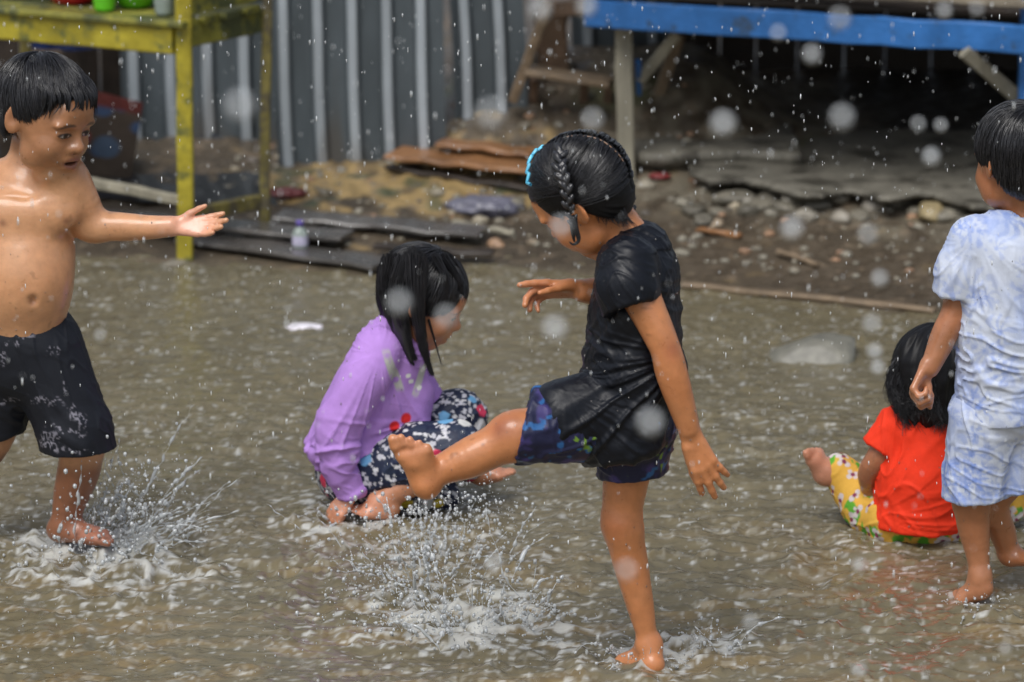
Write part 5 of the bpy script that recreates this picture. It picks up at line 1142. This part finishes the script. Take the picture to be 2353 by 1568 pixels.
# back wall of boards in the dark
dw = empty('board_wall', (zx(1900, 14.2), 14.2, 0), 'dark board wall closing the back of the blue stall', 'wall'); x = zx(1545, 14.2)
while x < zx(3300, 14.2):
    wd = g.uniform(.12, .18); beam('plank', (x + wd / 2, 14.2 + g.uniform(0, .01), .0), (x + wd / 2, 14.2, 1.5), wd - .005, .018, M_BROWN, up=(0, 1, 0), parent=dw); x += wd
sx_ = aR[0] + .55; y = 12.5  # side planks out of view, added to block light under the stall
while y < 14.2:
    beam('plank', (sx_, y, 0), (sx_ + g.normal(0, .005), y, 1.5), .12, .018, M_BROWN, up=(1, 0, 0), parent=dw); y += .125
M_CRATE = wood('brown_crate_wood', (.13, .085, .055), .6, .4, .1)
cr_ = empty('slanted_bench', onland(1190, 225), 'brown slatted wooden bench frame with slanting legs behind the grey post', 'bench')
beam('leg', W(1178, 232, 12.96), W(1262, 8, 12.90), .030, .034, M_TIMB, up=(0, 1, 0), parent=cr_); beam('leg', W(1240, 232, 13.2), W(1300, 20, 13.15), .030, .034, M_CRATE, up=(0, 1, 0), parent=cr_)
beam('seat_board', W(1210, 160, 12.95), W(1405, 190, 12.9), .11, .020, M_TIMB, parent=cr_, seg=6); beam('back_panel', W(1262, 20, 13.08), W(1272, 158, 13.12), .10, .02, M_CRATE, up=(0, 1, 0), parent=cr_, seg=5)
beam('rail', W(1262, 20, 12.98), W(1400, 12, 12.95), .03, .05, M_CRATE, parent=cr_)
for vx in (1225, 1340, 1395): beam('leg', W(vx, 238, 13.05), W(vx + 4, 180, 13.02), .028, .03, M_CRATE, up=(0, 1, 0), parent=cr_)
# ---------------------------------------------------------------- splashes and rain
g = np.random.default_rng(99); pos = []; rad = []
def cloud(vx, vy, sx, sy, n, r0, r1, d=0., sd=.10, Yref=None):
    """droplets thrown up round a place in the water; vx, vy the middle, sx, sy the spread"""
    Yr = G(vx, max(vy, 600))[1] if Yref is None else Yref
    for i in range(n):
        a = g.normal(0, 1, 3)
        if g.random() < .25: continue
        p = W(vx + a[0] * sx, vy + a[1] * sy, Yr + d + a[2] * sd)
        if p[2] < .004: p[2] = .004 + abs(g.normal(0, .006))
        pos.append(p); rad.append(g.uniform(0, 1) ** 4 * (r1 * 1.3 - r0 * .8) + r0 * .8)
Y1 = G(200, 1268)[1]; Y2 = G(980, 1300)[1]; Y3 = G(1050, 1450)[1]
cloud(250, 1170, 90, 70, 520, .0012, .0042, Yref=Y1 - .05); cloud(330, 1130, 60, 55, 220, .0012, .004, Yref=Y1 - .1); cloud(200, 1280, 110, 45, 420, .0012, .004, Yref=Y1 - .08)
cloud(1000, 1220, 95, 55, 900, .0012, .0040, Yref=Y2 - .05); cloud(900, 1330, 90, 50, 560, .0012, .004, Yref=Y2 - .25); cloud(1090, 1160, 60, 35, 200, .0012, .004, Yref=Y2); cloud(1040, 1080, 60, 22, 90, .001, .003, Yref=Y2)
cloud(1000, 1430, 120, 45, 620, .0012, .0038, Yref=Y3); cloud(1190, 1420, 60, 60, 320, .0012, .0036, Yref=Y3 - .05); cloud(1160, 1230, 25, 80, 70, .0012, .0036, Yref=Y3)
cloud(830, 1180, 60, 22, 260, .0012, .004, Yref=G(820, 1190)[1] - .08); cloud(1630, 1480, 50, 28, 160, .0012, .0034, Yref=G(1620, 1490)[1]); cloud(1470, 1505, 60, 14, 120, .001, .003, Yref=G(1470, 1530)[1])
cloud(2240, 1380, 50, 14, 70, .001, .003, Yref=G(2240, 1400)[1]); cloud(1600, 1150, 18, 40, 26, .001, .0024, Yref=G(1500, 1522)[1] - .13)
n = 1500; xx = g.uniform(-1.7, 1.7, n); vv = g.uniform(640, 1560, n)
for x_, vy in zip(xx, vv):
    p = G(1176 + x_ * 900, vy); pos.append([p[0], p[1], wz(p[0], p[1]) + abs(g.normal(0, .008)) + .002] if False else [p[0], p[1], .004 + abs(g.normal(0, .009))]); rad.append(g.uniform(.0006, .0019))
pos = np.array(pos); rad = np.array(rad)
tag(drops('splash_drops', pos, rad, M_DROP, 0, stretch=np.c_[np.ones(len(pos)), np.ones(len(pos)), g.uniform(.9, 1.7, len(pos))]), 'droplets of muddy water thrown up from the flooded street', 'splash', kind='stuff')
# threads of thrown water: each follows a ballistic arc and breaks into beads
th = [([(1115, 1165), (1130, 1230), (1150, 1290), (1165, 1335), (1195, 1372)], 4.2), ([(1232, 1285), (1226, 1340), (1216, 1400), (1212, 1440)], 3.2), ([(915, 1420), (955, 1440), (990, 1470), (1022, 1505)], 5), ([(268, 1035), (278, 1075), (300, 1120), (330, 1150)], 4), ([(355, 1095), (330, 1130), (312, 1160)], 4.5),
      ([(1598, 1440), (1620, 1462), (1650, 1498)], 4), ([(300, 1250), (345, 1215), (370, 1170)], 4), ([(130, 1240), (120, 1300), (150, 1340)], 3.5), ([(1160, 1340), (1150, 1395), (1165, 1440)], 5), ([(240, 1080), (262, 1120), (275, 1160), (300, 1185)], 3.5), ([(860, 1130), (890, 1180), (905, 1230)], 5)]
NT = 40; paths = []; radii = []
def beads(q, r, seed):
    uu = .00088; s_ = np.arange(NT); n_ = vnoise(np.c_[s_ * .42, np.full(NT, seed * 3.3), np.zeros(NT)], seed)
    paths.append(q); radii.append(np.maximum(r * uu * (.10 + .75 * sstep(-.25, .5, n_)) * np.sin(np.linspace(.2, 2.95, NT)) ** .5, .0002))
for i, (pl, r) in enumerate(th):
    Yr = G(pl[-1][0], max(pl[-1][1], 1180) + 12)[1]; q = spline([W(x, y, Yr) for x, y in pl], NT); q = q + .003 * np.stack([vnoise(q * 60, 1 + i), vnoise(q * 60, 2), vnoise(q * 60, 3)], 1); beads(q, r, i)
def burst(vx, vy, n, sp, rad_, up=1., lean=0.):
    c0 = G(vx, vy)
    for i in range(n):
        a = g.uniform(0, 2 * math.pi); R0 = rad_ * g.uniform(.1, 1); v0 = np.array([math.cos(a) * g.uniform(.2, 1) + lean, math.sin(a) * g.uniform(.2, 1), g.uniform(.5, 1.5) * up]) * sp * g.uniform(.3, 1)
        t0 = g.uniform(0, .06); t1 = t0 + g.uniform(.02, .07) * (1 if i % 3 else 1.5); t_ = np.linspace(t0, t1, NT)[:, None]
        q = c0 + np.array([math.cos(a), math.sin(a), 0]) * R0 + v0 * t_ + np.array([0, 0, -4.9]) * t_ ** 2; q[:, 2] = np.maximum(q[:, 2], .002); q = q + .005 * np.stack([vnoise(q * 45, 4 + i % 5), vnoise(q * 45, 2), vnoise(q * 45, 3)], 1)
        beads(q, g.uniform(1.5, 4.5) if i % 3 else g.uniform(5, 9.5), i % 50)
burst(250, 1250, 130, 2.1, .13, 1., .45); burst(330, 1270, 40, 1.6, .10, 1.1, .2); burst(980, 1330, 120, 1.6, .20, 1.); burst(1080, 1450, 110, 1.5, .16, 1.1); burst(1490, 1535, 30, .9, .08); burst(1625, 1500, 26, 1.2, .07); burst(820, 1190, 34, 1.1, .08); burst(2240, 1400, 14, .8, .06)
tag(tubes('water_threads', paths, radii, M_DROP, 6), 'beaded threads of water thrown up by the kicking and running feet', 'splash', kind='stuff')
# rain
n = 3050; D = g.uniform(0, 1, n) ** .7 * 7.0 + 5.6; px = g.uniform(-60, 2420, n); py = g.uniform(-40, 1600, n); P_ = np.array([W(a, b, y) for a, b, y in zip(px, py, D)]); keep = P_[:, 2] > .01
P_ = P_[keep]; D = D[keep]; r = .0006 + .0009 * g.uniform(0, 1, len(P_)) ** 3
near_drops = [(552, 243, 36), (1128, 262, 36), (1362, 275, 26), (1242, 22, 26), (1348, 15, 24), (1930, 43, 27), (1788, 75, 20), (1866, 125, 22), (1935, 270, 29), (2110, 285, 19), (2162, 288, 17), (1662, 285, 28), (1820, 525, 25), (2140, 360, 20), (2022, 640, 20), (2003, 745, 22),
              (2010, 808, 18), (2017, 845, 17), (918, 695, 30), (1025, 728, 28), (1495, 970, 32), (1135, 1295, 22), (1290, 520, 26), (1975, 1300, 17), (1725, 1430, 20), (1975, 1540, 18), (2310, 1490, 17), (1275, 755, 28), (1440, 1310, 28), (2170, 25, 19), (2245, 20, 19), (230, 770, 15), (1995, 540, 24)]
A_ap = cd.lens / cd.dof.aperture_fstop / 1000; nd = []; nr = []
for vx, vy, rv in near_drops:
    coc = 2 * rv * K; iD = coc / (F_PX * A_ap) + 1 / 8.75; dd = 1 / iD; nd.append(W(vx, vy, dd)); nr.append((coc * .60 * g.uniform(.8, 1.2)) / F_PX * dd * .5)
S = np.c_[np.ones(len(P_)), np.ones(len(P_)), g.uniform(3, 6.5, len(P_))]
tag(drops('rain', np.r_[P_, np.array(nd)], np.r_[r, np.array(nr)], M_RAIN, 1 if False else 0, stretch=np.r_[S, np.tile([1, 1, 1.15], (len(nd), 1))]), 'falling raindrops', 'rain', kind='stuff')
